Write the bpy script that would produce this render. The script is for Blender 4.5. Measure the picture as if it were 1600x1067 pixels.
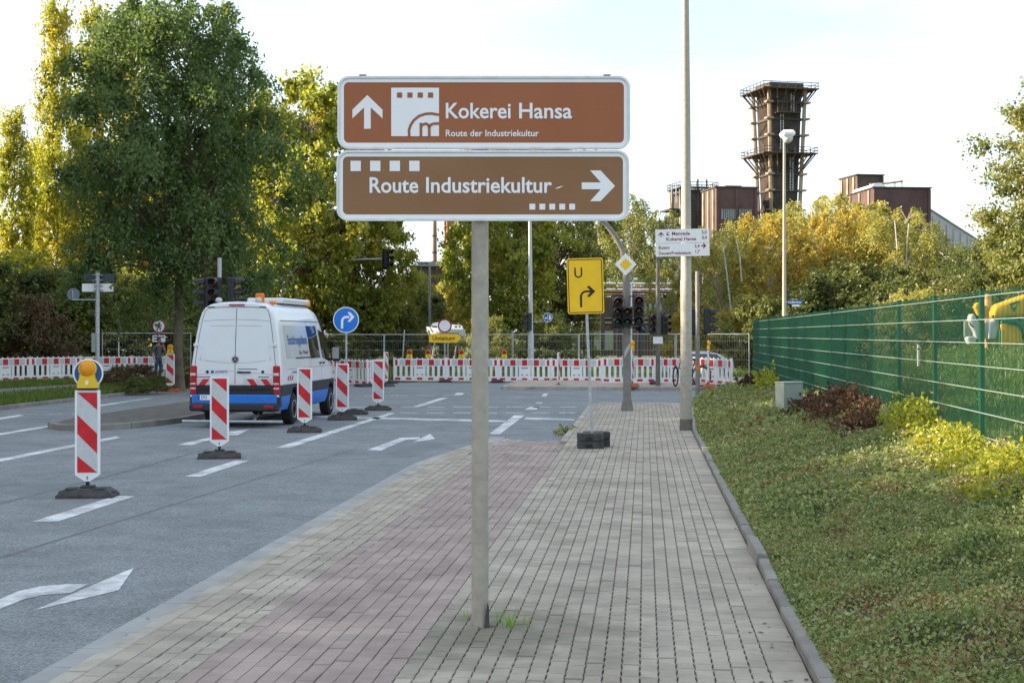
import bpy, bmesh, math, random
import numpy as np
from mathutils import Vector, Matrix
R = math.radians
for o in list(bpy.data.objects): bpy.data.objects.remove(o)
scene = bpy.context.scene
C = scene.collection
random.seed(7)

# ------------------------------------------------------------------ camera
F = 2222.0; HOR = 522.0; EYE = 1.86
YAW = math.atan(208.0/F)                 # the street runs along +Y, the camera looks a little left of it
cam = bpy.data.cameras.new('camera'); cam.sensor_width = 36; cam.lens = F/1600*36
cam.shift_y = -(533.5-HOR)/1600; cam.clip_start = .1; cam.clip_end = 4000
co = bpy.data.objects.new('camera', cam); C.objects.link(co)
co.location = (0, 0, EYE); co.rotation_euler = (R(90), 0, YAW)
scene.camera = co

# ------------------------------------------------------------------ sky, sun, exposure
SUN_EL = R(23); SUN_AZ = R(90)           # azimuth counted to the left of +Y
sdir = Vector((-math.sin(SUN_AZ)*math.cos(SUN_EL), math.cos(SUN_AZ)*math.cos(SUN_EL), math.sin(SUN_EL)))
w = bpy.data.worlds.new('World'); scene.world = w; w.use_nodes = True
nt = w.node_tree; nt.nodes.clear()
out = nt.nodes.new('ShaderNodeOutputWorld'); bg = nt.nodes.new('ShaderNodeBackground')
sky = nt.nodes.new('ShaderNodeTexSky'); sky.sky_type = 'NISHITA'; sky.sun_disc = False
sky.sun_elevation = SUN_EL; sky.sun_rotation = -SUN_AZ
sky.air_density = 1.0; sky.dust_density = 1.2; sky.ozone_density = 1.6
tc = nt.nodes.new('ShaderNodeTexCoord'); mp = nt.nodes.new('ShaderNodeMapping')
mp.inputs['Scale'].default_value = (1.2, 1.2, 6.0)
nz = nt.nodes.new('ShaderNodeTexNoise'); nz.inputs['Scale'].default_value = 2.2; nz.inputs['Detail'].default_value = 6; nz.inputs['Roughness'].default_value = .55
cr = nt.nodes.new('ShaderNodeValToRGB'); cr.color_ramp.elements[0].position = .36; cr.color_ramp.elements[1].position = .66
cr.color_ramp.elements[0].color = (.3,.3,.3,1); cr.color_ramp.elements[1].color = (.95,.95,.95,1)
mx = nt.nodes.new('ShaderNodeMix'); mx.data_type = 'RGBA'
mx.inputs['B'].default_value = (3.55, 3.9, 4.2, 1)
nt.links.new(tc.outputs['Generated'], mp.inputs['Vector']); nt.links.new(mp.outputs[0], nz.inputs['Vector'])
nt.links.new(nz.outputs['Fac'], cr.inputs[0]); nt.links.new(cr.outputs[0], mx.inputs['Factor'])
nt.links.new(sky.outputs[0], mx.inputs['A']); nt.links.new(mx.outputs['Result'], bg.inputs['Color'])
bg.inputs['Strength'].default_value = .10
nt.links.new(bg.outputs[0], out.inputs[0])
sl = bpy.data.lights.new('sun', 'SUN'); sl.energy = 4.0; sl.angle = R(.55); sl.color = (1, .83, .62)
so = bpy.data.objects.new('sun', sl); C.objects.link(so)
so.rotation_euler = sdir.to_track_quat('Z', 'Y').to_euler()
scene.view_settings.view_transform = 'Standard'; scene.view_settings.look = 'None'
scene.view_settings.exposure = 1.84; scene.view_settings.gamma = 1

# ------------------------------------------------------------------ pixel -> place
ca, sa = math.cos(YAW), math.sin(YAW)
def P(px, py, d):
    u = (px-800)/F; return Vector((d*(u*ca-sa), d*(u*sa+ca), EYE+d*(HOR-py)/F))
def G(px, py, z=0.0):
    d = (EYE-z)*F/(py-HOR); p = P(px, py, d); return Vector((p.x, p.y, z))
def at(px, d, z=0.0):
    p = P(px, HOR, d); return Vector((p.x, p.y, z))
def zat(py, d): return EYE+d*(HOR-py)/F

# ------------------------------------------------------------------ materials
MATS = {}
def mat(name, col, rough=.7, metal=0, var=.12, scale=8, bump=0, bscale=60, island=0, col2=None, spec=.4, coords='Object', detail=4, stain=0):
    if name in MATS: return MATS[name]
    m = bpy.data.materials.new(name); m.use_nodes = True; n = m.node_tree; b = n.nodes['Principled BSDF']
    b.inputs['Roughness'].default_value = rough; b.inputs['Metallic'].default_value = metal
    b.inputs['Specular IOR Level'].default_value = spec
    t = n.nodes.new('ShaderNodeTexCoord'); z = n.nodes.new('ShaderNodeTexNoise')
    z.inputs['Scale'].default_value = scale; z.inputs['Detail'].default_value = detail
    geo = n.nodes.new('ShaderNodeNewGeometry')
    src = geo.outputs['Position'] if coords == 'World' else t.outputs[coords]
    n.links.new(src, z.inputs['Vector'])
    mr = n.nodes.new('ShaderNodeMapRange'); mr.inputs[1].default_value = .3; mr.inputs[2].default_value = .7
    n.links.new(z.outputs['Fac'], mr.inputs[0])
    mixn = n.nodes.new('ShaderNodeMix'); mixn.data_type = 'RGBA'
    c = list(col)
    if col2 is None:
        mixn.inputs['A'].default_value = [min(1, v*(1-var)) for v in c]+[1]; mixn.inputs['B'].default_value = [min(1, v*(1+var)) for v in c]+[1]
    else:
        mixn.inputs['A'].default_value = c+[1]; mixn.inputs['B'].default_value = list(col2)+[1]
    n.links.new(mr.outputs[0], mixn.inputs['Factor'])
    last = mixn.outputs['Result']
    if stain:
        z3 = n.nodes.new('ShaderNodeTexNoise'); z3.inputs['Scale'].default_value = 1.7; z3.inputs['Detail'].default_value = 9; z3.inputs['Roughness'].default_value = .68
        n.links.new(geo.outputs['Position'], z3.inputs['Vector'])
        m3 = n.nodes.new('ShaderNodeMapRange'); m3.inputs[1].default_value = .36; m3.inputs[2].default_value = .58; m3.inputs[3].default_value = 1-stain; m3.inputs[4].default_value = 1.06
        n.links.new(z3.outputs['Fac'], m3.inputs[0]); v3 = n.nodes.new('ShaderNodeVectorMath'); v3.operation = 'SCALE'
        n.links.new(last, v3.inputs[0]); n.links.new(m3.outputs[0], v3.inputs['Scale']); last = v3.outputs[0]
    if island:
        oi = n.nodes.new('ShaderNodeObjectInfo'); ad = n.nodes.new('ShaderNodeMath'); ad.operation = 'ADD'
        n.links.new(geo.outputs['Random Per Island'], ad.inputs[0]); n.links.new(oi.outputs['Random'], ad.inputs[1])
        fr = n.nodes.new('ShaderNodeMath'); fr.operation = 'FRACT'; n.links.new(ad.outputs[0], fr.inputs[0])
        m2 = n.nodes.new('ShaderNodeMapRange'); m2.inputs[3].default_value = 1-island; m2.inputs[4].default_value = 1+island
        n.links.new(fr.outputs[0], m2.inputs[0])
        hv = n.nodes.new('ShaderNodeVectorMath'); hv.operation = 'SCALE'
        n.links.new(last, hv.inputs[0]); n.links.new(m2.outputs[0], hv.inputs['Scale']); last = hv.outputs[0]
    n.links.new(last, b.inputs['Base Color'])
    if bump:
        z2 = n.nodes.new('ShaderNodeTexNoise'); z2.inputs['Scale'].default_value = bscale; z2.inputs['Detail'].default_value = 3
        n.links.new(src, z2.inputs['Vector'])
        bp = n.nodes.new('ShaderNodeBump'); bp.inputs['Strength'].default_value = bump; bp.inputs['Distance'].default_value = .02
        n.links.new(z2.outputs['Fac'], bp.inputs['Height']); n.links.new(bp.outputs[0], b.inputs['Normal'])
    MATS[name] = m; return m

def leafmat(name, cols, trans=.4, patch=1.2):
    m = bpy.data.materials.new(name); m.use_nodes = True; n = m.node_tree; n.nodes.clear()
    o = n.nodes.new('ShaderNodeOutputMaterial'); geo = n.nodes.new('ShaderNodeNewGeometry')
    z = n.nodes.new('ShaderNodeTexNoise'); z.inputs['Scale'].default_value = patch; z.inputs['Detail'].default_value = 2
    n.links.new(geo.outputs['Position'], z.inputs['Vector'])
    a = n.nodes.new('ShaderNodeMath'); a.operation = 'MULTIPLY_ADD'; a.inputs[1].default_value = .55
    n.links.new(geo.outputs['Random Per Island'], a.inputs[0])
    s = n.nodes.new('ShaderNodeMapRange'); s.inputs[1].default_value = .3; s.inputs[2].default_value = .7; s.inputs[3].default_value = 0; s.inputs[4].default_value = .45
    n.links.new(z.outputs['Fac'], s.inputs[0]); n.links.new(s.outputs[0], a.inputs[2])
    r = n.nodes.new('ShaderNodeValToRGB'); els = r.color_ramp.elements
    while len(els) < len(cols): els.new(.5)
    for i, c in enumerate(cols):
        els[i].position = i/(len(cols)-1); els[i].color = list(c)+[1]
    n.links.new(a.outputs[0], r.inputs[0])
    d = n.nodes.new('ShaderNodeBsdfDiffuse'); t = n.nodes.new('ShaderNodeBsdfTranslucent'); g = n.nodes.new('ShaderNodeBsdfGlossy')
    g.inputs['Roughness'].default_value = .45; g.inputs['Color'].default_value = (.5, .5, .5, 1)
    br = n.nodes.new('ShaderNodeVectorMath'); br.operation = 'MULTIPLY'; br.inputs[1].default_value = (1.75, 1.75, .95)
    n.links.new(r.outputs[0], d.inputs['Color']); n.links.new(r.outputs[0], br.inputs[0]); n.links.new(br.outputs[0], t.inputs['Color'])
    m1 = n.nodes.new('ShaderNodeMixShader'); m1.inputs[0].default_value = trans
    n.links.new(d.outputs[0], m1.inputs[1]); n.links.new(t.outputs[0], m1.inputs[2])
    m2 = n.nodes.new('ShaderNodeMixShader'); m2.inputs[0].default_value = .05
    n.links.new(m1.outputs[0], m2.inputs[1]); n.links.new(g.outputs[0], m2.inputs[2])
    n.links.new(m2.outputs[0], o.inputs[0]); MATS[name] = m; return m

# ------------------------------------------------------------------ object helpers
def tag(o, label=None, cat=None, group=None, kind=None):
    if label: o['label'] = label
    if cat: o['category'] = cat
    if group: o['group'] = group
    if kind: o['kind'] = kind
    return o
def thing(name, label, cat, loc=(0,0,0), rz=0, group=None):
    o = bpy.data.objects.new(name, None); C.objects.link(o); o.location = loc; o.rotation_euler = (0, 0, rz)
    o.empty_display_size = .2
    return tag(o, label, cat, group)
def link(name, me, parent=None, loc=None, rot=None, scale=None):
    o = bpy.data.objects.new(name, me); C.objects.link(o)
    if parent: o.parent = parent
    if loc is not None: o.location = loc
    if rot is not None: o.rotation_euler = rot
    if scale is not None: o.scale = scale
    return o
def copy_tree(o, parent=None):
    c = o.copy(); C.objects.link(c); c.parent = parent
    for ch in list(o.children): copy_tree(ch, c)
    return c

class MB:
    def __init__(s): s.v = []; s.f = []; s.m = []; s.sm = []
    def add(s, vs, fs, m=0, smooth=False):
        k = len(s.v); s.v += [tuple(v) for v in vs]
        for f in fs: s.f.append([i+k for i in f]); s.m.append(m); s.sm.append(smooth)
        return s
    def box(s, c, d, m=0, rot=None, ch=0):
        x, y, z = d[0]/2, d[1]/2, d[2]/2
        if ch:
            q = ch; vs = []
            for sx in (-1,1):
                for sy in (-1,1):
                    for sz in (-1,1):
                        vs += [(sx*(x-q), sy*(y-q), sz*z), (sx*(x-q), sy*y, sz*(z-q)), (sx*x, sy*(y-q), sz*(z-q))]
            bm = bmesh.new(); [bm.verts.new(v) for v in vs]; bmesh.ops.convex_hull(bm, input=bm.verts)
            bm.verts.index_update(); V = [tuple(v.co) for v in bm.verts]; Fc = [[v.index for v in f.verts] for f in bm.faces]; bm.free()
        else:
            V = [(a*x, b*y, e*z) for a in (-1,1) for b in (-1,1) for e in (-1,1)]
            Fc = [(0,1,3,2),(4,6,7,5),(0,4,5,1),(2,3,7,6),(0,2,6,4),(1,5,7,3)]
        M = rot.to_matrix() if rot is not None else None
        V = [((M @ Vector(v)) if M else Vector(v))+Vector(c) for v in V]
        return s.add(V, Fc, m)
    def prism(s, poly, y0, y1, m=0, ax='y'):
        # polygon in (x,z) extruded along y ; ax='z': polygon in (x,y) extruded along z ; ax='x': polygon in (y,z)
        n = len(poly)
        mk = {'y': lambda p, t: (p[0], t, p[1]), 'z': lambda p, t: (p[0], p[1], t), 'x': lambda p, t: (t, p[0], p[1])}[ax]
        V = [mk(p, y0) for p in poly]+[mk(p, y1) for p in poly]
        Fc = [list(range(n)), list(range(2*n-1, n-1, -1))]+[[i, (i+1) % n, (i+1) % n+n, i+n] for i in range(n)]
        return s.add(V, Fc, m)
    def ring(s, a, b, y0, y1, m=0):
        n = len(a)
        V = [(p[0], y0, p[1]) for p in a]+[(p[0], y0, p[1]) for p in b]+[(p[0], y1, p[1]) for p in a]+[(p[0], y1, p[1]) for p in b]
        Fc = []
        for i in range(n):
            j = (i+1) % n
            Fc += [[i, j, n+j, n+i], [2*n+i, 3*n+i, 3*n+j, 2*n+j], [i, 2*n+i, 2*n+j, j], [n+i, n+j, 3*n+j, 3*n+i]]
        return s.add(V, Fc, m)
    def tube(s, pts, r, n=8, m=0, smooth=True):
        pts = [Vector(p) for p in pts]; rs = r if isinstance(r, (list, tuple)) else [r]*len(pts)
        V = []; prev = None
        for i, p in enumerate(pts):
            t = (pts[min(i+1, len(pts)-1)]-pts[max(i-1, 0)]).normalized()
            if prev is None:
                u = t.cross(Vector((0, 0, 1)) if abs(t.z) < .9 else Vector((1, 0, 0))).normalized()
            else: u = (prev-t*prev.dot(t)).normalized()
            prev = u; q = t.cross(u)
            V += [p+(u*math.cos(2*math.pi*k/n)+q*math.sin(2*math.pi*k/n))*rs[i] for k in range(n)]
        Fc = [[i*n+k, i*n+(k+1) % n, (i+1)*n+(k+1) % n, (i+1)*n+k] for i in range(len(pts)-1) for k in range(n)]
        s.add(V, Fc, m, smooth)
        k = len(s.v)-len(V); L = len(pts)-1
        s.f += [[k+i for i in range(n)][::-1], [k+L*n+i for i in range(n)]]; s.m += [m, m]; s.sm += [False, False]
        return s
    def lathe(s, prof, n=20, c=(0,0,0), axis='z', m=0, smooth=True):
        V = []
        for r, h in prof:
            for k in range(n):
                a = 2*math.pi*k/n; x, y = r*math.cos(a), r*math.sin(a)
                v = {'z': (x, y, h), 'y': (x, h, y), 'x': (h, x, y)}[axis]
                V.append((v[0]+c[0], v[1]+c[1], v[2]+c[2]))
        Fc = [[i*n+k, i*n+(k+1) % n, (i+1)*n+(k+1) % n, (i+1)*n+k] for i in range(len(prof)-1) for k in range(n)]
        s.add(V, Fc, m, smooth)
        k = len(s.v)-len(V); L = len(prof)-1
        s.f += [[k+i for i in range(n)][::-1], [k+L*n+i for i in range(n)]]; s.m += [m, m]; s.sm += [False, False]
        return s
    def sphere(s, c, r, m=0, n=14, q=9):
        r = r if isinstance(r, (tuple, list)) else (r, r, r); V = []
        for i in range(q+1):
            t = math.pi*(i+.02)/(q+.04)
            for k in range(n):
                a = 2*math.pi*k/n; V.append((c[0]+r[0]*math.sin(t)*math.cos(a), c[1]+r[1]*math.sin(t)*math.sin(a), c[2]+r[2]*math.cos(t)))
        return s.add(V, [[i*n+k, i*n+(k+1) % n, (i+1)*n+(k+1) % n, (i+1)*n+k] for i in range(q) for k in range(n)], m, True)
    def mesh(s, name, mats):
        me = bpy.data.meshes.new(name); me.from_pydata(s.v, [], s.f)
        for x in (mats if isinstance(mats, (list, tuple)) else [mats]): me.materials.append(MATS[x] if isinstance(x, str) else x)
        me.polygons.foreach_set('material_index', s.m); me.polygons.foreach_set('use_smooth', s.sm)
        bm = bmesh.new(); bm.from_mesh(me); bmesh.ops.recalc_face_normals(bm, faces=bm.faces); bm.to_mesh(me); bm.free()
        if any(s.sm): me.set_sharp_from_angle(angle=R(40))
        return me
    def build(s, name, mats, parent=None, loc=None, rot=None):
        return link(name, s.mesh(name, mats), parent, loc, rot)

def rrect(x0, x1, z0, z1, r, n=5):
    out = []
    for cx, cz, a0 in ((x1-r, z1-r, 0), (x0+r, z1-r, 90), (x0+r, z0+r, 180), (x1-r, z0+r, 270)):
        for k in range(n+1):
            a = R(a0+90*k/n); out.append((cx+r*math.cos(a), cz+r*math.sin(a)))
    return out
def circ(cx, cz, r, n=32): return [(cx+r*math.cos(2*math.pi*k/n), cz+r*math.sin(2*math.pi*k/n)) for k in range(n)]
def stroke(pts, wd):
    pts = [Vector((p[0], p[1])) for p in pts]; L = []; Rr = []
    ws = wd if isinstance(wd, (list, tuple)) else [wd]*len(pts)
    for i, p in enumerate(pts):
        t = (pts[min(i+1, len(pts)-1)]-pts[max(i-1, 0)]).normalized(); nn = Vector((-t.y, t.x))*ws[i]/2
        L.append(tuple(p+nn)); Rr.append(tuple(p-nn))
    return L+Rr[::-1]
def arc(cx, cz, r, a0, a1, n=8): return [(cx+r*math.cos(R(a0+(a1-a0)*k/n)), cz+r*math.sin(R(a0+(a1-a0)*k/n))) for k in range(n+1)]

_cap = None
def text_mesh(s, bold=.0):
    cu = bpy.data.curves.new('lettering', 'FONT'); cu.body = s; cu.size = 1; cu.extrude = .0; cu.offset = bold; cu.resolution_u = 3
    ob = bpy.data.objects.new('tmp', cu); C.objects.link(ob)
    bpy.context.view_layer.update()
    me = bpy.data.meshes.new_from_object(ob.evaluated_get(bpy.context.evaluated_depsgraph_get()))
    bpy.data.objects.remove(ob); bpy.data.curves.remove(cu); return me
def text(s, m, parent, x0, x1, zb, cap, y, bold=.012, name='lettering', mapf=None):
    # text from x0 to x1, baseline zb, capital height cap, facing -y
    global _cap
    if _cap is None:
        t = text_mesh('H'); _cap = max(v.co.y for v in t.vertices)
    me = text_mesh(s, bold); xs = [v.co.x for v in me.vertices]; a, b = min(xs), max(xs)
    for v in me.vertices:
        u = (v.co.x-a)/(b-a); q = v.co.y/_cap
        p = (x0+(x1-x0)*u, y, zb+q*cap)
        v.co = mapf(p) if mapf else p
    me.materials.clear(); me.materials.append(MATS[m])
    return link(name, me, parent)

# palette
POST = G(750, 976, 0)
mat('asphalt', (.185,.203,.208), .88, bump=.5, bscale=110, coords='World', scale=.55, col2=(.235,.253,.258), detail=8, stain=.16)
_m = MATS['asphalt']; _n = _m.node_tree; _b = _n.nodes['Principled BSDF']
_g = _n.nodes.new('ShaderNodeNewGeometry'); _z = _n.nodes.new('ShaderNodeTexVoronoi'); _z.inputs['Scale'].default_value = 60
_n.links.new(_g.outputs['Position'], _z.inputs['Vector'])
_mr = _n.nodes.new('ShaderNodeMapRange'); _mr.inputs[3].default_value = .6; _mr.inputs[4].default_value = 1.45
_n.links.new(_z.outputs['Color'], _mr.inputs[0])
_vm = _n.nodes.new('ShaderNodeVectorMath'); _vm.operation = 'SCALE'
_n.links.new(_b.inputs['Base Color'].links[0].from_socket, _vm.inputs[0]); _n.links.new(_mr.outputs[0], _vm.inputs['Scale'])
_n.links.new(_vm.outputs[0], _b.inputs['Base Color'])
mat('paint', (.5,.51,.52), .7, coords='World', scale=14, var=.2, detail=8, col2=(.76,.76,.75), stain=.5)
mat('paint_thin', (.16,.17,.18), .8, coords='World', scale=9, detail=8, col2=(.5,.5,.5))
mat('paver_grey', (.345,.3,.242), .9, coords='World', scale=1.1, col2=(.445,.393,.32), stain=.2, island=.1, bump=.35, bscale=150, detail=7)
mat('paver_red', (.315,.245,.215), .9, coords='World', scale=1.3, col2=(.395,.318,.283), stain=.2, island=.09, bump=.3, bscale=150, detail=7)
mat('seam', (.11,.12,.13), .9, coords='World', scale=6, col2=(.19,.2,.21), detail=8)
mat('joint', (.065,.06,.048), 1, coords='World', scale=3, col2=(.12,.11,.085))
mat('sign_back', (.16,.19,.22), .5, var=.1)
mat('kerb', (.38,.34,.28), .9, coords='World', scale=2.5, col2=(.46,.42,.355), stain=.3, bump=.5, bscale=120, island=.07, detail=7)
mat('kerb_grey', (.2,.185,.165), .9, coords='World', scale=2.5, col2=(.3,.28,.25), bump=.5, bscale=120, island=.1, detail=7)
mat('gutter', (.3,.3,.295), .9, coords='World', scale=2, col2=(.39,.39,.38), bump=.3, bscale=120, island=.05)
mat('soil', (.05,.04,.025), 1, coords='World', scale=3, col2=(.09,.075,.04), bump=.6, bscale=30)
mat('grassy', (.065,.09,.022), 1, coords='World', scale=.5, col2=(.1,.11,.035), bump=.8, bscale=25, detail=8)
mat('gravel', (.16,.155,.14), 1, coords='World', scale=4, col2=(.26,.25,.23), bump=.8, bscale=60, detail=8)
mat('white', (.84,.85,.85), .4, var=.05, scale=5)
mat('sign_white', (.83,.84,.84), .35, scale=7, col2=(.88,.88,.88))
mat('reflective', (.55,.58,.57), .3, scale=20, var=.08)
mat('red', (.6,.012,.022), .35, var=.18, scale=10)
mat('dark_red', (.24,.01,.025), .4, var=.1)
mat('yellow', (.93,.56,.008), .4, scale=5, var=.05)
mat('blue', (.008,.18,.68), .35, var=.06)
mat('dark_blue', (.012,.09,.36), .35, var=.06)
mat('brown_sign', (.31,.092,.024), .3, scale=2.5, col2=(.345,.104,.028))
mat('tan_sign', (.235,.112,.042), .35, scale=2.5, col2=(.275,.135,.053))
mat('black', (.012,.012,.014), .5)
mat('housing', (.02,.022,.026), .45, var=.2)
mat('rubber', (.065,.063,.06), .85, var=.35, scale=12, bump=.3, bscale=40)
mat('orange_rubber', (.42,.1,.03), .8, var=.3, scale=12)
mat('galv', (.44,.46,.47), .5, metal=.12, scale=18, var=.16)
mat('pole', (.33,.3,.24), .6, scale=14, col2=(.43,.395,.325), bump=.15, bscale=40, detail=8)
mat('pole_dark', (.16,.145,.12), .7, scale=9, var=.25)
mat('lens_red', (.1,.006,.006), .15, spec=.6)
mat('lens_amber', (.06,.03,.008), .15, spec=.6)
mat('lens_green', (.006,.03,.02), .15, spec=.6)
mat('lamp_yellow', (.8,.3,.005), .25, var=.15, scale=14)
mat('lamp_body', (.85,.55,.01), .4, var=.1)
mat('lamp_red', (.42,.01,.015), .2)
mat('fence_green', (.01,.09,.045), .45, var=.15, scale=3)
mat('rod', (.27,.34,.3), .4, metal=.2, var=.15)
mat('glass_dark', (.012,.014,.015), .06, spec=.8, var=.02)
mat('brick', (.075,.042,.04), .9, coords='World', scale=.25, col2=(.125,.075,.07), detail=9, bump=.5, bscale=3)
mat('rust', (.045,.034,.027), .85, coords='World', scale=.4, col2=(.12,.085,.06), detail=9)
mat('rust_dark', (.03,.03,.03), .8, coords='World', scale=.4, col2=(.075,.065,.058), detail=9)
mat('concrete', (.3,.29,.27), .9, coords='World', scale=.4, var=.2)
mat('bark', (.1,.076,.055), .95, scale=3, col2=(.21,.165,.12), bump=1, bscale=14, detail=8)
mat('bark_white', (.34,.32,.28), .8, scale=4, col2=(.6,.58,.53), detail=6)
mat('skin', (.45,.25,.17), .6); mat('hair', (.012,.01,.01), .6)
mat('shirt', (.1,.1,.11), .9, var=.2, scale=9); mat('trousers', (.02,.035,.09), .9, scale=14, col2=(.05,.1,.16))
mat('cabinet', (.29,.34,.29), .6, var=.06, scale=5); mat('orange', (.8,.2,.01), .4)
mat('lime_stem', (.1,.14,.03), .8)

# mossy dirt round the foot of the sign post
_m = MATS['paver_grey']; _n = _m.node_tree; _b = _n.nodes['Principled BSDF']
_g = _n.nodes.new('ShaderNodeNewGeometry'); _d = _n.nodes.new('ShaderNodeVectorMath'); _d.operation = 'DISTANCE'; _d.inputs[1].default_value = (POST.x+.05, POST.y-.25, 0)
_n.links.new(_g.outputs['Position'], _d.inputs[0])
_z = _n.nodes.new('ShaderNodeTexNoise'); _z.inputs['Scale'].default_value = 3.5; _z.inputs['Detail'].default_value = 8; _n.links.new(_g.outputs['Position'], _z.inputs['Vector'])
_a = _n.nodes.new('ShaderNodeMath'); _a.operation = 'MULTIPLY_ADD'; _a.inputs[1].default_value = -1.6; _n.links.new(_z.outputs['Fac'], _a.inputs[0]); _n.links.new(_d.outputs['Value'], _a.inputs[2])
_r = _n.nodes.new('ShaderNodeMapRange'); _r.inputs[1].default_value = -.6; _r.inputs[2].default_value = .45; _r.inputs[3].default_value = .72; _r.inputs[4].default_value = 0
_n.links.new(_a.outputs[0], _r.inputs[0])
_x = _n.nodes.new('ShaderNodeMix'); _x.data_type = 'RGBA'; _x.inputs['B'].default_value = (.13,.125,.085,1)
_n.links.new(_b.inputs['Base Color'].links[0].from_socket, _x.inputs['A']); _n.links.new(_r.outputs[0], _x.inputs['Factor']); _n.links.new(_x.outputs['Result'], _b.inputs['Base Color'])
# ================================================================== the setting
ZR = -.12; ZM = ZR+.004
def sheet(name, pts, z, m, parent=None, kind='structure', n=1):
    me = bpy.data.meshes.new(name); me.from_pydata([(p[0], p[1], z) for p in pts], [], [list(range(len(pts)))])
    me.materials.append(MATS[m]); o = link(name, me, parent)
    if kind and not parent: o['kind'] = kind
    return o
def sm(a, b, x): t = min(1, max(0, (x-a)/(b-a))); return t*t*(3-2*t)
ground = sheet('ground', [(-1500,-300), (1500,-300), (1500,2600), (-1500,2600)], -.16, 'grassy')
road = sheet('road', [(-16.7,-12), (60,-12), (60,57.5), (-16.7,57.5)], ZR, 'asphalt')
def marking(name, pix, m='paint', off=(0,0), k=1.0, ZM=ZM):
    pts = []
    for x, y in pix:
        g = G(x/k+off[0], y/k+off[1], ZM); pts.append((g.x, g.y))
    sheet(name, pts, ZM, m, road, None)
mat('asphalt_patch', (.165,.182,.187), .9, coords='World', scale=1.5, col2=(.205,.222,.228), bump=.5, bscale=110, detail=8)
marking('lane_dash', [(50.6,814.5),(90,814.5),(210,775),(180,774.5)])
marking('lane_dash', [(288,744),(312.6,744.7),(389,719.7),(368,719)])
marking('lane_dash', [(431,699),(452.5,699.2),(617.5,645.5),(608.5,645)])
marking('lane_line', [(-120,739.5),(-120,745),(188,683.8),(181,681.6)])
marking('lane_line', [(-120,695),(-120,699.5),(112,661.2),(110,659.3)])
marking('lane_line', [(-60,661),(-60,665),(38,649),(30,648)])
marking('lane_line', [(150,633.4),(156,634.4),(238,622.4),(228,622)])
Z5 = dict(off=(400,600), k=4.0)
marking('turn_arrow_stem', [(692,412),(780,415),(935,347),(1022,343),(1024,331),(900,336)], **Z5)
marking('turn_arrow_head', [(1088,310),(1120,342),(980,362)], **Z5)
Z8 = dict(off=(0,560), k=3.5575)
marking('straight_arrow_stem', [(985,479),(1060,482),(1272,425),(1225,424)], **Z8)
marking('straight_arrow_head', [(1255,409),(1388,392),(1318,428),(1240,425)], **Z8)
ZB = dict(off=(0,840), k=3.2)
marking('turn_arrow_stem', [(-420,470),(-420,560),(-200,440),(0,355),(110,310),(210,285),(352,275),(440,231),(330,231),(200,241),(90,266),(0,305),(-200,385)], **ZB)
marking('turn_arrow_head', [(672,147),(592,262),(168,362)], **ZB)
marking('stop_line', [(470,649),(470,651.4),(790,659.4),(790,656.6)])
marking('stop_line', [(822,652),(818,654.6),(898,656.8),(898,655)])
marking('edge_line', [(763.5,678.3),(780,678.8),(820,648.6),(803.4,648.6)])
Z6 = dict(off=(560,560), k=3.636)
for q in ([(945,290),(1010,290),(1028,273),(975,275)], [(1005,255),(1040,255),(1050,248),(1018,248)], [(1040,215),(1065,215),(1078,198),(1050,200)],
          [(300,275),(355,272),(515,222),(475,222)], [(540,207),(590,207),(602,196),(560,195)]):
    marking('cycle_crossing_dash', q, **Z6)
for zy, x0, x1, hh in ((312, 235, 1250, 7), (278, -60, 1260, 6), (212, 30, 640, 4.5)):
    x = x0
    while x < x1:
        marking('crossing_dash', [(x, zy), (x+100, zy+1), (x+104, zy+1-hh), (x+4, zy-hh)], m='paint_thin', **Z6); x += 150
for x0 in (60, 165, 345, 545, 770, 960):
    yy = 236-(x0-60)*.0175
    marking('crossing_dash', [(x0, yy), (x0+125, yy-5), (x0+125, yy-10), (x0, yy-5)], m='paint_thin', off=(0,600), k=4.85)

# ---- stones laid as separate pieces: the largest in the picture are objects, the rest one mesh
def stone_mb(mb, c, lx, ly, h, ch, tilt=(0,0), m=0):
    x, y = lx/2, ly/2; V = []
    for (sx, sy) in ((-1,-1), (1,-1), (1,1), (-1,1)): V.append((c[0]+sx*x, c[1]+sy*y, c[2]-h))
    for (sx, sy) in ((-1,-1), (1,-1), (1,1), (-1,1)): V.append((c[0]+sx*x, c[1]+sy*y, c[2]-ch+sx*x*tilt[0]+sy*y*tilt[1]))
    for (sx, sy) in ((-1,-1), (1,-1), (1,1), (-1,1)): V.append((c[0]+sx*(x-ch), c[1]+sy*(y-ch), c[2]+sx*x*tilt[0]+sy*y*tilt[1]))
    Fc = [(8,9,10,11)]
    for i in range(4):
        j = (i+1) % 4; Fc += [(i, j, 4+j, 4+i), (4+i, 4+j, 8+j, 8+i)]
    mb.add(V, Fc, m)
def ipaver_mb(mb, c, lx, ly, h, ch, tilt=(0,0), m=0):
    x, y = lx/2, ly/2; xi = x-.0046; e1 = y*.74; e2 = y*.66
    O = [(-x,-y),(x,-y),(x,-e1),(xi,-e2),(xi,e2),(x,e1),(x,y),(-x,y),(-x,e1),(-xi,e2),(-xi,-e2),(-x,-e1)]
    n = 12; V = [(c[0]+a, c[1]+b, c[2]-h) for a, b in O]+[(c[0]+a, c[1]+b, c[2]-ch+a*tilt[0]+b*tilt[1]) for a, b in O]+[(c[0]+a*(1-ch/x), c[1]+b*(1-ch/y), c[2]+a*tilt[0]+b*tilt[1]) for a, b in O]
    Fc = [tuple(range(2*n, 3*n))]+[f for i in range(n) for f in ((i, (i+1) % n, n+(i+1) % n, n+i), (n+i, n+(i+1) % n, 2*n+(i+1) % n, 2*n+i))]
    mb.add(V, Fc, m)
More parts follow.
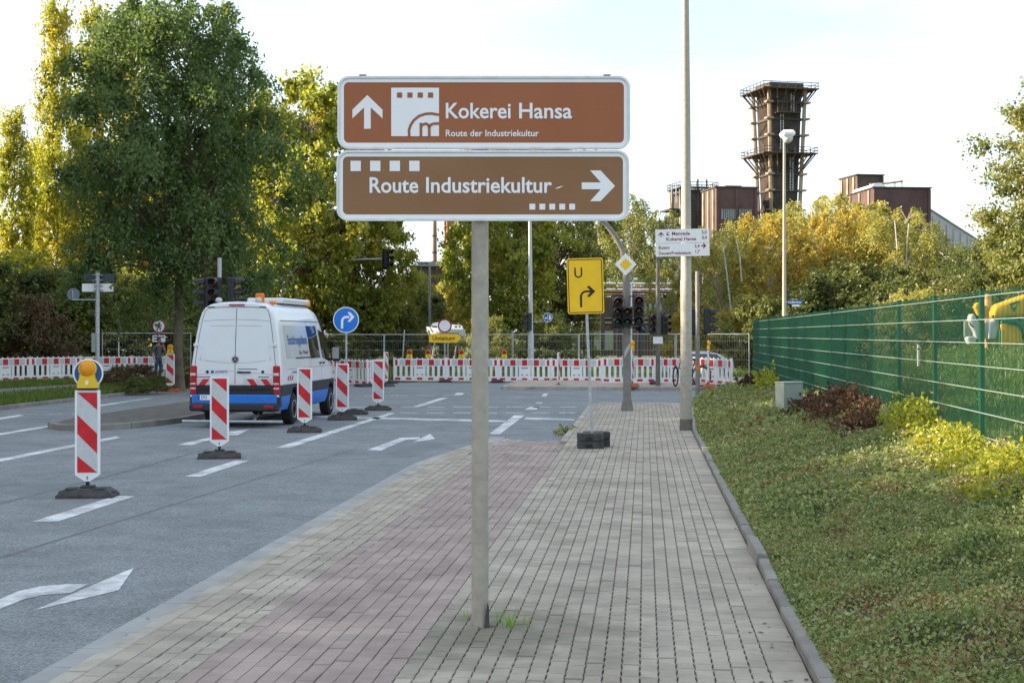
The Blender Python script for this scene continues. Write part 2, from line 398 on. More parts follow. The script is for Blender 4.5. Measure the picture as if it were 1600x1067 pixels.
def in_frame(x, y, z):
    d = -x*sa+y*ca
    if d < 1: return False, d
    px = 800+F*(x*ca+y*sa)/d; py = HOR+F*(EYE-z)/d
    return (-30 < px < 1630 and py < 1090), d
def lay(parent, name, stones, material, zf=None, limit=300, h=.045, ch=.003, rest='paving', shape=None):
    shape = shape or stone_mb
    zf = zf or (lambda x, y: 0.0)
    rows = []
    for (x, y, lx, ly) in stones:
        ok, d = in_frame(x, y, 0); rows.append((0 if ok else 1, d, x, y, lx, ly))
    rows.sort()
    cache = {}; mb = MB()
    for i, (bad, d, x, y, lx, ly) in enumerate(rows):
        rnd = random.Random(i*13+5); dz = rnd.uniform(-.0025, .002)-(.005 if rnd.random() < .06 else 0); tl = (rnd.uniform(-.012, .012), rnd.uniform(-.012, .012))
        if i < limit and not bad:
            k = (round(lx, 3), round(ly, 3))
            if k not in cache:
                q = MB(); shape(q, (0,0,0), lx, ly, h, ch); cache[k] = q.mesh(name, material)
            s0 = zf(x, y); sl = math.atan((zf(x, y+.05)-zf(x, y-.05))/.1)
            link(name, cache[k], parent, (x, y, s0+dz), (tl[1]+sl, -tl[0], rnd.uniform(-.006, .006)))
        else: shape(mb, (x, y, zf(x, y)+dz), lx, ly, h, ch, (tl[0], tl[1]+(zf(x, y+.05)-zf(x, y-.05))/.1))
    if mb.v:
        o = mb.build(rest, material, parent); o['kind'] = 'stuff'
def xl(y):                                   # right edge of the pavement / left edge of the bed
    if y < 27.5: return .9
    if y < 38.6: return .9+(y-27.5)/11.1*.3
    if y < 44: return 1.2+(y-38.6)/5.4*.5
    return 1.7+(y-44)/10*2.3
XL, XS, XR2 = -1.35, -2.5, -3.06
YN, YE = 5.6, 38.5
def inside_grey(x, y):
    if y > YE: return False
    if y > YE-.9 and x < XL+.9: return (x-XL-.9)**2+(y-YE+.9)**2 < .9**2
    return True
# base slabs under the stones
def slab(name, pts, zt, zb, m):
    mb = MB(); mb.prism(pts, zb, zt, 0, 'z'); o = mb.build(name, m); return tag(o, kind='structure')
gp = [(XL, YN-6), (.88, YN-6), (.88, 27.5), (1.18, YE), (XL+.9, YE)]+[(XL+.9+.9*math.cos(R(a)), YE-.9+.9*math.sin(R(a))) for a in (105,120,135,150,165,180)]
sidewalk = slab('sidewalk', gp, -.011, -.3, 'joint')
st = []; c = 0; x = XL+.051
while x < 1.2:
    y = YN+.035*math.sin(c*.9)+.02*math.sin(c*2.3)+(c % 2)*.02
    while y < YE:
        if x+.05 < xl(y)-.165 and inside_grey(x, y): st.append((x, y, .1003, .1455))
        y += .15
    x += .1016; c += 1
lay(sidewalk, 'paver', st, 'paver_grey', shape=ipaver_mb)
st = []; y = YN
while y < YE-.2:
    kk = math.ceil((xl(y)-.165-.05-(XL+.051))/.1016)-1; e0 = XL+.051+kk*.1016+.052; e1 = xl(y)-.004
    st.append(((e0+e1)/2, y, e1-e0-.006, .246)); y += .25
lay(sidewalk, 'border_slab', st, 'paver_grey', limit=60, rest='border_paving')
# cycle path with its kerbside strip: sinks to the carriageway at the junction
def zdrop(x, y): return -.105*sm(23.2, 26.2, y)
def kx(y): return XR2+.55*sm(20, 26.3, y)**1.5        # the kerb swings in towards the junction
YB = 26.3
cycle_path = None
mb = MB(); ys = [YN-6]+[20+i*.25 for i in range(26)]+[YB]
V = []; 
for yy in ys:
    z = zdrop(0, yy)-.012
    V += [(kx(yy), yy, z), (XL-.002, yy, z), (kx(yy), yy, -.3), (XL-.002, yy, -.3)]
Fc = []
for i in range(len(ys)-1):
    a, b = 4*i, 4*i+4; Fc += [(a, a+1, b+1, b), (a, b, b+2, a+2), (a+1, a+3, b+3, b+1)]
Fc += [(a+4, a+5, a+7, a+6)]
mb.add(V, Fc); cycle_path = mb.build('cycle_path', 'joint'); cycle_path['kind'] = 'structure'
st = []; nc = 11; cw = (XL-XS)/nc
for c in range(nc):
    y = YN-(c % 2)*.1; x = XS+(c+.5)*cw
    while y < YB-.1:
        if x-cw/2 > kx(y): st.append((x, y, cw-.006, .2-.003))
        y += .2
lay(cycle_path, 'red_paver', st, 'paver_red', zdrop, ch=.003)
st = []
for c in range(2):
    y = YN-(c % 2)*.1
    while y < YB:
        st.append((kx(y)+.062+c*.125, y, .119, .2-.004)); y += .2
sta = st; st = []; c = 0; x = XS-.052
while x > -2.86:
    y = YN+.03*math.sin(c*1.3)
    while y < YB:
        if x-.05 > kx(y)+.2: st.append((x, y, .1003, .1455))
        y += .15
    x -= .1016; c += 1
lay(cycle_path, 'border_paver', sta, 'paver_grey', zdrop, limit=120, rest='border_paving')
lay(cycle_path, 'paver', st, 'paver_grey', zdrop, limit=200, shape=ipaver_mb)
# kerb stones and gutter slabs
kerb = thing('kerb', '', '', (0,0,0)); 
for k in ('label', 'category'):
    if k in kerb: del kerb[k]
kerb['kind'] = 'structure'
def kstone(parent, name, a, b, wd, zt, zb, m, ch=.012):
    a = Vector(a); b = Vector(b); L = (b-a).length-.008; mb = MB()
    x, y = L/2, wd/2; q = ch
    V = [(sx*x, sy*y, zb-zt) for sx, sy in ((-1,-1),(1,-1),(1,1),(-1,1))]+[(sx*x, sy*y, -q) for sx, sy in ((-1,-1),(1,-1),(1,1),(-1,1))]+[(sx*(x-.003), sy*(y-q), 0) for sx, sy in ((-1,-1),(1,-1),(1,1),(-1,1))]
    Fc = [(8,9,10,11)]+[f for i in range(4) for f in ((i, (i+1) % 4, 4+(i+1) % 4, 4+i), (4+i, 4+(i+1) % 4, 8+(i+1) % 4, 8+i))]
    mb.add(V, Fc); d = b-a
    c = (a+b)/2
    return mb.build(name, m, parent, (c.x, c.y, zt), (0, 0, math.atan2(d.y, d.x)))
y = YN
while y < YB-.3:
    y2 = y+1
    z = zdrop(0, y+.5)
    kstone(kerb, 'kerb_stone', (kx(y)-.07, y), (kx(y2)-.07, y2), .135, z+random.uniform(-.003, .003), -.3, 'kerb'); y = y2
y = YN-2
while y < YB+.4:
    kstone(kerb, 'gutter_slab', (kx(y)-.14-.16, y), (kx(y+.5)-.14-.16, y+.5), .31, ZR+.018, -.3, 'gutter', .006); y += .5
pts = [(XL-.07, 24.8), (XL-.07, YE-.9)]+[(XL+.9+.97*math.cos(R(a)), YE-.9+.97*math.sin(R(a))) for a in (162,144,126,108,90)]+[(1.2, YE+.07)]
def kerb_run(parent, pts, step, wd, zt, zb, m, name='kerb_stone'):
    for a, b in zip(pts[:-1], pts[1:]):
        a = Vector(a); b = Vector(b); n = max(1, round((b-a).length/step))
        for i in range(n): kstone(parent, name, a+(b-a)*i/n, a+(b-a)*(i+1)/n, wd, zt+random.uniform(-.004, .004), zb, m)
kerb_run(kerb, pts, 1.0, .13, .004, -.3, 'kerb')
# edging stones between pavement and bed, uneven
edging = thing('edging', 'x', 'x'); del edging['label']; del edging['category']; edging['kind'] = 'structure'
y = YN
while y < 43:
    j = random.uniform(-.008, .008); dz = random.uniform(-.008, .01)
    o = kstone(edging, 'edging_stone', (xl(y)+.045+j, y), (xl(y+1)+.045-j, y+1), .085, .055+dz, -.3, 'kerb_grey', .01)
    if abs(y-11.6) < .1: o.rotation_euler.x = R(9); o.location.z += .03
    o.rotation_euler.y = random.uniform(-.008, .008); y += 1
# far pavement beyond the junction
far_walk = slab('far_sidewalk', [(-5,50.6), (9,50.2), (30,49.5), (30,61), (-5,61)], -.008, -.3, 'joint')
mb = MB(); y = 50.75; r = 0
while y < 60.8:
    x = -4.9
    while x < 14:
        stone_mb(mb, (x+(r % 2)*.15, y, .0), .29, .19, .05, .004); x += .3
    y += .2; r += 1
o = mb.build('paving', 'paver_grey', far_walk); o['kind'] = 'stuff'
kerb_run(kerb, [(-5.06,57.4), (-5.06,50.5), (9,50.1), (30,49.4)], 1.0, .13, .0, -.3, 'kerb')
# traffic island
mat('island_top', (.1,.095,.082), 1, coords='World', scale=3, col2=(.17,.16,.14), bump=.8, bscale=50, detail=8)
isl = [(-12.0,28.3), (-11.3,28.2), (-10.75,28.9), (-10.35,31), (-10.3,44), (-10.8,45), (-12.3,45), (-12.75,44), (-12.7,31), (-12.5,29)]
island = slab('traffic_island', [(x*.985-.17, y) for x, y in isl], -.005, -.3, 'island_top')
kerb_run(island, isl+[isl[0]], .9, .13, .01, -.3, 'kerb_grey')
# left verge
vg = [(-16.78,31.5), (-16.78,56.5), (-15.5,57.5), (-15.5,64), (-70,64), (-70,33), (-24,32.2), (-17.6,30.9)]
verge = slab('verge', vg, -.03, -.3, 'grassy')
kerb_run(kerb, [(-24,32.1), (-17.6,30.85), (-16.75,31.5), (-16.72,48.5)], 1.0, .13, -.01, -.3, 'kerb_grey')
path = sheet('path', [tuple(G(x, y, -.026).xy) for x, y in ((-300,629), (-300,616), (0,607.5), (118,600.5), (150,599), (122,606), (0,616))], -.026, 'gravel')
drive = sheet('driveway', [(-17.3,30.7), (-24,31.9), (-60,33), (-60,24), (-16.7,24)], ZR+.004, 'gravel')
# bed on the right and the bank behind the fence
XF = 3.57                                    # fence line
def hf(y): return .66-.38*sm(20, 46, y)
def bedz(x, y):
    t = max(0, min(1.0, (x-xl(y)-.1)/(XF-xl(y)-.1)))
    return .02+hf(y)*t**1.25+.035*math.sin(x*2.3+y*.9)*math.sin(y*1.3)*t
def bankz(x, y):
    e = sm(XF, XF+2.0, x); h = (hf(y)+.02)*(1-e)+.7*e+.34*sm(XF, XF+2.6, x)+.55*sm(6, 10, x)
    return h*(1-sm(41, 49, y))-.15*sm(41, 49, y)
def grid(name, x0f, x1, y0, y1, nx, ny, zf, m, kind='structure'):
    V = []; Fc = []
    for j in range(ny+1):
        y = y0+(y1-y0)*j/ny; xa = x0f(y)
        for i in range(nx+1):
            x = xa+(x1-xa)*i/nx; V.append((x, y, zf(x, y)))
    for j in range(ny):
        for i in range(nx):
            a = j*(nx+1)+i; Fc.append((a, a+1, a+nx+2, a+nx+1))
    mb = MB(); mb.add(V, Fc, 0, True); o = mb.build(name, m); o['kind'] = kind; return o
grid('planting_bed', lambda y: xl(y)+.09, XF, 4.5, 50, 12, 90, bedz, 'soil')
grid('bank', lambda y: XF, 60, 2, 50, 60, 60, bankz, 'grassy')

# ---- leaves scattered by the thousand
rng = np.random.default_rng(11)
def leaf_cloud(name, Cc, size, material, up=.4, aspect=1.7, outward=None, parent=None, fold=.0, jitter=.35, link_it=True):
    n = len(Cc); sz = (size if np.ndim(size) else np.full(n, size))*(1+jitter*(rng.random(n)*2-1))
    N = rng.normal(size=(n,3)); N /= np.linalg.norm(N, axis=1)[:,None]
    N = N*(1-up)+np.array([0,0,1.0])*up
    if outward is not None: N += outward*.35
    N /= np.linalg.norm(N, axis=1)[:,None]+1e-9
    A = rng.normal(size=(n,3)); A -= (A*N).sum(1)[:,None]*N; A /= np.linalg.norm(A, axis=1)[:,None]+1e-9
    B = np.cross(N, A)
    L = A*sz[:,None]*.5; Wd = B*(sz/aspect)[:,None]*.5
    V = np.empty((n,4,3)); V[:,0] = Cc-L; V[:,1] = Cc+Wd-L*.1+N*sz[:,None]*fold; V[:,2] = Cc+L; V[:,3] = Cc-Wd-L*.1+N*sz[:,None]*fold
    me = bpy.data.meshes.new(name); me.vertices.add(4*n); me.vertices.foreach_set('co', V.astype(np.float32).ravel())
    me.loops.add(4*n); me.loops.foreach_set('vertex_index', np.arange(4*n, dtype=np.int32))
    me.polygons.add(n); me.polygons.foreach_set('loop_start', np.arange(0, 4*n, 4, dtype=np.int32)); me.polygons.foreach_set('loop_total', np.full(n, 4, dtype=np.int32))
    me.update(calc_edges=True); me.materials.append(MATS[material])
    return link(name, me, parent) if link_it else me
leafmat('cover_leaf', [(.075,.1,.036), (.135,.18,.06), (.205,.26,.085), (.36,.4,.18), (.27,.17,.09), (.18,.07,.04)], .25, 1.6)
leafmat('cover_yellow', [(.1,.14,.02), (.25,.29,.03), (.42,.4,.045), (.25,.23,.05)], .35, 2.5)
leafmat('cover_red', [(.03,.03,.015), (.075,.04,.025), (.12,.055,.035), (.07,.08,.03)], .3, 2.5)
leafmat('grass_blade', [(.05,.09,.015), (.09,.14,.025), (.14,.19,.04), (.2,.2,.06)], .35, .8)
def scatter_bed(n, y0, y1, size, pw=1.0):
    ys = y0+(y1-y0)*rng.random(n)**pw; xs = np.empty(n); zs = np.empty(n)
    u = rng.random(n)
    for i in range(n):
        a = xl(ys[i])+.07; x = a+(XF+.15-a)*u[i]; xs[i] = x; zs[i] = bedz(x, ys[i])
    h = .04+.06*np.clip((xs-1.0)/1.0, 0, 1)
    lump = np.sin(xs*4.1+1.3*np.sin(ys*1.7))*np.sin(ys*2.9+xs*1.3)+.6*np.sin(xs*9.3+ys*2)*np.sin(ys*7.1-xs*3)
    bumps = .06*np.clip(lump, -.4, 1.2)*np.clip((xs-1.05)/.5, 0, 1)
    tall = np.where(rng.random(n) < .05, rng.random(n)*.12, 0)
    p = np.stack([xs, ys, zs+rng.random(n)**.7*h+bumps+tall], 1)
    bare = (np.sin(xs*2.7-ys*.9)*np.sin(ys*1.9+xs*2)+.4*np.sin(xs*7+ys*6) > .95) & (rng.random(n) < .75)
    return p[~bare]
cl = np.concatenate([scatter_bed(120000, 6.2, 13, .03), scatter_bed(70000, 13, 24, .03), scatter_bed(24000, 24, 49, .03)])
sz = np.where(cl[:,1] < 13, .026, np.where(cl[:,1] < 24, .041, .08))
sz = sz*np.where(rng.random(len(sz)) < .08, 1.4, 1.0)*(.75+.5*rng.random(len(sz)))
o = leaf_cloud('ground_cover', cl, sz, 'cover_leaf', up=.3, aspect=1.6)
tag(o, 'low dense evergreen ground cover filling the bed between pavement and green fence', 'ground cover', kind='stuff')
def bush_cloud(cx, cy, rx, ry, h, n, zf):
    k = max(20, n//22); a = rng.random(k)*2*np.pi; rr = np.sqrt(rng.random(k)); lob = 1+.3*np.sin(a*3+cx)+.2*np.sin(a*5+cy*2)
    bx_ = cx+rx*rr*np.cos(a)*lob; by_ = cy+ry*rr*np.sin(a)*lob
    top = h*(np.sqrt(np.clip(1.08-rr**2, 0, 1)))*(.45+.85*rng.random(k))*(1+.3*np.sin(bx_*5)*np.sin(by_*2.3))
    t = rng.random((k,22))**.75; dx = rng.normal(size=(k,2))*.28
    x = bx_[:,None]+dx[:,:1]*t*top[:,None]+rng.normal(size=(k,22))*.03; y = by_[:,None]+dx[:,1:]*t*top[:,None]+rng.normal(size=(k,22))*.03
    z0 = np.array([zf(p, q) for p, q in zip(bx_, by_)]); z = z0[:,None]+t*top[:,None]
    return np.stack([x.ravel(), y.ravel(), z.ravel()], 1)
def stem_bush(name, label, specs, m, size, zf=bedz, group=None, stems=14):
    root = thing(name, label, 'shrub', (specs[0][0], specs[0][1], zf(specs[0][0], specs[0][1])-.02), 0, group)
    inv = Vector(root.location)
    for s in specs:
        leaf_cloud('foliage', bush_cloud(*s, zf)-np.array(inv), size, m, up=.25, aspect=1.5, parent=root)
        mb = MB()
        for k in range(stems):
            a = random.random()*6.28; q = random.random()**.5; x = s[0]+s[2]*q*.7*math.cos(a); y = s[1]+s[3]*q*.7*math.sin(a)
            b = Vector((s[0], s[1], zf(s[0], s[1])-.03)); e = Vector((x, y, zf(x, y)+s[4]*.8*math.sqrt(max(.05, 1-q*q))))
            mb.tube([b-inv, (b+e)/2-inv+Vector((random.uniform(-.03,.03), 0, .03)), e-inv], [.008, .006, .003], 4)
        o = mb.build('stems', 'bark', root); o['kind'] = 'stuff'
    return root
stem_bush('yellow_green_shrub', 'yellow-green leafy shrub spilling under the near end of the green fence',
          [(3.2,10.2,.36,1.9,.24,5000), (3.12,13.2,.4,1.7,.25,6000), (3.2,15.9,.32,1.3,.22,4000)], 'cover_yellow', .05)
stem_bush('yellow_green_shrub', 'bright yellow-green shrub growing up the green fence beside the reddish shrub', [(3.3,18.3,.25,1.3,.34,3500)], 'cover_yellow', .06)
stem_bush('reddish_shrub', 'reddish brown low shrub mound between grey cabinet and green fence', [(3.1,23.2,.5,2.2,.42,5000), (3.0,20.4,.5,1.2,.2,2600), (3.0,26.8,.45,2.2,.3,3000)], 'cover_red', .06)
stem_bush('yellow_green_shrub', 'small yellow-green shrub by the far end of the green fence behind the grey cabinet', [(3.4,39.5,.3,1.6,.6,1800)], 'cover_yellow', .09)
stem_bush('reddish_shrub', 'small reddish shrub at the far corner of the planting bed', [(3.25,44,.35,1.3,.4,1500)], 'cover_red', .09)
# grass blades
def blades(name, label, pts, h, wd, m='grass_blade', cat='grass'):
    n = len(pts); hh = h*(.5+rng.random(n)); a = rng.random(n)*6.283; ln = rng.normal(size=(n,2))*.35
    V = np.empty((n,3,3)); dx = np.stack([np.cos(a), np.sin(a), np.zeros(n)], 1)*wd*.5
    V[:,0] = pts-dx; V[:,1] = pts+dx; V[:,2] = pts+np.stack([ln[:,0]*hh, ln[:,1]*hh, hh], 1)
    me = bpy.data.meshes.new(name); me.vertices.add(3*n); me.vertices.foreach_set('co', V.astype(np.float32).ravel())
    me.loops.add(3*n); me.loops.foreach_set('vertex_index', np.arange(3*n, dtype=np.int32))
    me.polygons.add(n); me.polygons.foreach_set('loop_start', np.arange(0, 3*n, 3, dtype=np.int32)); me.polygons.foreach_set('loop_total', np.full(n, 3, dtype=np.int32))
    me.update(calc_edges=True); me.materials.append(MATS[m]); o = link(name, me)
    if label: tag(o, label, cat, kind='stuff')
    return o
n = 60000
x = -16.9-rng.random(n)**1.3*22; y = 31+rng.random(n)*30; ok = (y > 31.2-(x+16.9)*.12)
p = np.stack([x, y, np.full(n, -.032)], 1)[ok]
gpath = [tuple(G(a, b, -.026).xy) for a, b in ((-300,629), (-300,616), (0,607.5), (118,600.5), (150,599), (122,606), (0,616))]
def inpoly(X, Y, poly):
    r = np.zeros(len(X), bool); j = len(poly)-1
    for i in range(len(poly)):
        xi, yi = poly[i]; xj, yj = poly[j]
        c = ((yi > Y) != (yj > Y)) & (X < (xj-xi)*(Y-yi)/(yj-yi+1e-9)+xi); r ^= c; j = i
    return r
p = p[~inpoly(p[:,0], p[:,1], gpath)]
blades('verge_grass', 'rough green grass on the verge left of the road', p, .13, .05)
n = 60000; x = XF+.1+rng.random(n)**1.2*14; y = 9+rng.random(n)*36
p = np.stack([x, y, np.array([bankz(a, b) for a, b in zip(x, y)])], 1)
blades('bank_grass', 'sunlit lawn grass on the bank behind the green fence', p, .11, .035)
n = 60000; x = -30+rng.random(n)*50; y = 62.5+rng.random(n)**1.5*45
blades('site_grass', 'rough grass on the ground beyond the barriers', np.stack([x, y, np.full(n, -.16)], 1), .25, .08)
leafmat('tuft_blade', [(.12,.24,.03), (.2,.36,.05), (.28,.42,.08)], .4, 2)
# tufts at the sign post and the kerb end
gb = G(790, 972, 0)
for nm, (px, py), lab, nn in (('grass_tuft', (796,978), 'bright green grass tuft right of the brown sign post foot', 26), ('grass_tuft', (778,972), 'small green grass tuft in the joint close against the sign post', 14),
                              ('grass_tuft', (822,974), 'thin sparse grass tuft in the paving farthest from the sign post', 9), ('grass_tuft', (728,965), 'tiny grass tuft left of the sign post foot', 6)):
    g = G(px, py, 0); pts = np.stack([g.x+rng.normal(size=nn)*.022, g.y+rng.normal(size=nn)*.04, np.full(nn, -.01)], 1)
    b = blades(nm, None, pts, .1, .008, 'tuft_blade'); tag(b, lab, 'grass')

g = G(893, 671, 0)
stem_bush('kerb_weed', 'small weed clump growing at the end of the pavement kerb behind the diversion sign', [(g.x-.12, g.y+.3, .22, .5, .2, 500)], 'cover_leaf', .05, lambda x, y: -.1)
# fallen leaves lying about
n = 110; x = -3.4+rng.random(n)*4.2; y = 7+rng.random(n)**1.4*26
x[:60] = .6+rng.random(60)*.28; x[60:75] = -3.5+rng.random(15)*.3
z = np.where(x < -3.2, ZR+.024, .006)-.1*np.clip((y-23.2)/3, 0, 1)*(x < -1.4)
o = leaf_cloud('fallen_leaves', np.stack([x, y, z], 1), .032, 'cover_red', up=.93, aspect=1.4); tag(o, 'scattered dry fallen leaves along the pavement and gutter', 'leaves', kind='stuff')
for q in ([(0,869.5),(0,872),(330,770),(560,700),(560,699.2),(330,768.8)], [(-60,800),(-60,803),(205,735),(330,700),(330,698.8),(205,733)]):
    marking('tar_seam', q, m='seam', ZM=ZR+.0026)

# repair patches in the asphalt
for q in ([(0,770),(70,752),(150,757),(60,781)], [(640,716),(700,694),(660,690),(600,709)]):
    marking('repair_patch', q, m='asphalt_patch', ZM=ZR+.0013)
# ================================================================== the brown tourist sign
gs = G(750, 976, 0); D0 = EYE*F/(976-HOR); S = D0/F
t = thing('tourist_sign', 'pair of brown tourist direction boards on one grey steel post in the pavement', 'sign', gs, YAW)
X = lambda px: (px-750)*S
Z = lambda py: EYE+(HOR-py)*S
mb = MB(); mb.tube([(0,0,-.1), (0,0,.3), (0,0,1.6), (0,0,3.44)], .0545, 24); mb.build('post', 'pole', t)
mb = MB()
for a in (20, 200): mb.add([(.055*math.cos(R(a+k*14)), .055*math.sin(R(a+k*14)), 0) for k in range(3)]+[(.075*math.cos(R(a+14)), .075*math.sin(R(a+14)), -.0)], [(0,1,3), (1,2,3)])
mb.prism([(.03,-.0),(.062,-.0),(.058,.13),(.05,.16),(.036,.07)], -.066, -.048); mb.build('torn_foot_sleeve', 'rubber', t)
def board(name, px0, px1, py0, py1, m):
    x0, x1, z0, z1 = X(px0), X(px1), Z(py1), Z(py0)
    mb = MB(); mb.prism(rrect(x0+.03, x1-.03, z0+.03, z1-.03, .045), -.082, -.07); b = mb.build(name, m, t)
    mb = MB(); mb.ring(rrect(x0, x1, z0, z1, .075), rrect(x0+.014, x1-.014, z0+.014, z1-.014, .062), -.096, -.064)
    mb.build('outer_frame', 'galv_white', b)
    mb = MB(); mb.ring(rrect(x0+.0145, x1-.0145, z0+.0145, z1-.0145, .061), rrect(x0+.04, x1-.04, z0+.04, z1-.04, .03), -.086, -.066); mb.build('white_border', 'sign_white', b)
    return b
mat('galv_white', (.6,.62,.62), .35, metal=.25, scale=14, col2=(.74,.75,.75))
b1 = board('upper_board', 530, 983, 123, 236, 'brown_sign'); b2 = board('lower_board', 528.5, 981.5, 237.8, 347, 'tan_sign')
YF, YK = -.0845, -.0825
def flat(parent, name, poly, m, y0=YF, y1=YK):
    mb = MB(); mb.prism(poly, y0, y1); return mb.build(name, m, parent)
flat(b1, 'up_arrow', [(X(x), Z(y)) for x, y in ((576,152.5),(599.5,175),(599.5,188.5),(581.3,171.5),(581.3,204.5),(571,204.5),(571,171.5),(553,188.5),(553,175))], 'sign_white')
em = flat(b1, 'emblem_square', rrect(X(613), X(687), Z(216), Z(141), .003, 2), 'sign_white')
for cx in (626, 642, 658, 674): flat(b1, 'emblem_window', rrect(X(cx-4), X(cx+4), Z(156.5), Z(148.5), .001, 1), 'brown_sign', YF-.002, YF-.0005)
flat(b1, 'emblem_arc', stroke([(X(x), Z(y)) for x, y in ((641,216),(640.5,207),(643,199),(648,191.5),(656,185),(666,181.5),(676,181),(687,183))], 4*S), 'brown_sign', YF-.002, YF-.0005)
flat(b1, 'emblem_letter', stroke([(X(x), Z(y)) for x, y in ((659,216),(659,195.5))], 4.2*S), 'brown_sign', YF-.002, YF-.0005)
for pts in (((659,202),(662,198),(667,196.5),(671,199),(672,204),(672,216)), ((672,202),(675,198),(680,196.5),(687,196.5))):
    flat(b1, 'emblem_letter', stroke([(X(x), Z(y)) for x, y in pts], 4*S), 'brown_sign', YF-.0035, YF-.0022)
text('Kokerei', 'sign_white', b1, X(697.5), X(798), Z(188), 23*S, YF, .016); text('Hansa', 'sign_white', b1, X(811), X(893), Z(188), 23*S, YF, .016)
text('Route der Industriekultur', 'sign_white', b1, X(697.5), X(841.5), Z(216), 9.6*S, YF, .014)
for i in range(4): flat(b2, 'white_square', rrect(X(550+i*30.3), X(566+i*30.3), Z(270), Z(254), .002, 2), 'sign_white')
for i in range(5): flat(b2, 'white_square', rrect(X(827+i*15.4), X(836+i*15.4), Z(329.5), Z(320.5), .001, 2), 'sign_white')
text('Route', 'sign_white', b2, X(579.5), X(655), Z(303), 23*S, YF, .018); text('Industriekultur', 'sign_white', b2, X(667), X(862), Z(303), 23*S, YF, .018)
flat(b2, 'right_arrow', [(X(x), Z(y)) for x, y in ((959.5,293),(937,316.5),(921,316.5),(937.5,298),(908,298),(908,287.5),(937.5,287.5),(921,269),(937,269))], 'sign_white')
flat(b2, 'peeled_scratch', [(X(x), Z(y)) for x, y in ((866,297),(872,294.5),(880,292.5),(873,296.5))], 'sign_white')
mb = MB()
for zz in (3.36, 3.14, 2.9, 2.7): mb.box((X(756), -.06, zz), (.16, .02, .05)); mb.tube([(-.06,-.02,zz), (-.06,.06,zz), (.06,.06,zz), (.06,-.02,zz)], .008, 6)
for zz in (3.16, 3.37, 2.7, 2.9): mb.box((X(756), -.05, zz), (1.7, .022, .03))
mb.build('clamp_rails', 'galv', t)
for px in (569, 947):
    mb = MB(); mb.box((X(px), -.078, Z(122.2)), (.045, .024, .012)); mb.build('top_clip', 'black', t)

# ================================================================== beacons
def foot_mesh(m, w_=.68, d_=.4, h=.11):
    mb = MB(); x, y = w_/2, d_/2
    V = [(-x,-y,0),(x,-y,0),(x,y,0),(-x,y,0),(-x,-y,.035),(x,-y,.035),(x,y,.035),(-x,y,.035),(-x*.72,-y*.72,h),(x*.72,-y*.72,h),(x*.72,y*.72,h),(-x*.72,y*.72,h)]
    mb.add(V, [(3,2,1,0), (8,9,10,11)]+[f for i in range(4) for f in ((i, (i+1) % 4, 4+(i+1) % 4, 4+i), (4+i, 4+(i+1) % 4, 8+(i+1) % 4, 8+i))])
    mb.box((-.17, -y*.55, h+.004), (.12, .1, .02), ch=.004); mb.box((.17, -y*.55, h+.004), (.12, .1, .02), ch=.004); mb.box((0, .02, h+.012), (.16, .14, .035), ch=.008)
    mb.box((-.31, 0, .05), (.05, .16, .06), ch=.01); mb.box((.31, 0, .05), (.05, .16, .06), ch=.01)
    return mb.mesh('rubber_foot', m)
FOOT = foot_mesh('rubber'); FOOT_O = foot_mesh('orange_rubber')
def make_beacon(root, flip=False, lamp=None):
    link('rubber_foot', FOOT_O if lamp == 'orange' else FOOT, root, (0,0,0), (0, 0, R(random.uniform(-8,8))))
    mb = MB(); mb.box((0,0,.17), (.04,.04,.2)); mb.build('stub', 'black', root)
    w2 = .148; z0, z1 = .27, 1.3
    mb = MB(); mb.prism([(-w2,z0),(-.03,.19),(.03,.19),(w2,z0),(w2,z1-.01),(w2-.01,z1),(-w2+.01,z1),(-w2,z1-.01)], -.022, .022); bd = mb.build('panel', 'white', root)
    a, b, c, d = -.118, .118, z0+.03, z1-.03; H = d-c
    bands = [[(a,d),(b,d),(b,d-.21)], [(a,d-.27),(b,d-.5),(b,d-.74),(a,d-.5)], [(a,d-.77),(b,c),(a,c)]]
    if flip: bands = [[(-x, z) for x, z in q] for q in bands]
    mb = MB(); mb.prism([(a-.004,c-.004),(b+.004,c-.004),(b+.004,d+.004),(a-.004,d+.004)], -.026, -.0225); mb.build('white_foil', 'reflective', bd)
    for q in bands:
        mb = MB(); mb.prism(q, -.029, -.0265); mb.build('red_stripe', 'red', bd)
    mb = MB(); mb.tube([(0,-.03,.225),(0,-.018,.225)], .008, 8); mb.tube([(0,-.03,.245),(0,-.018,.245)], .008, 8); mb.build('bolt', 'black', bd)
def make_lamp(root, z, m, scale=1.0, body='lamp_body'):
    mb = MB(); s = scale
    mb.prism([(-.13*s,z),(.13*s,z),(.125*s,z+.07*s),(.095*s,z+.14*s),(.1*s,z+.17*s),(-.1*s,z+.17*s),(-.095*s,z+.14*s),(-.125*s,z+.07*s)], -.05*s, .05*s)
    mb.prism(circ(0, z+.25*s, .115*s, 20), -.035*s, .035*s); bd = mb.build('lamp_body', body, root)
    mb = MB(); mb.lathe([(.1*s,-.055*s),(.1*s,-.035*s)], 20, (0,0,z+.25*s), 'y'); mb.sphere((0,-.045*s,z+.25*s), (.098*s,.05*s,.098*s)); mb.build('lamp_lens', m, bd)
    mb = MB(); mb.box((0,-.055*s,z+.07*s), (.04*s,.01*s,.05*s)); mb.build('switch', 'sign_white' if s > .9 and m == 'lamp_yellow' else 'black', bd)
Bk = 'beacons along the lane line'
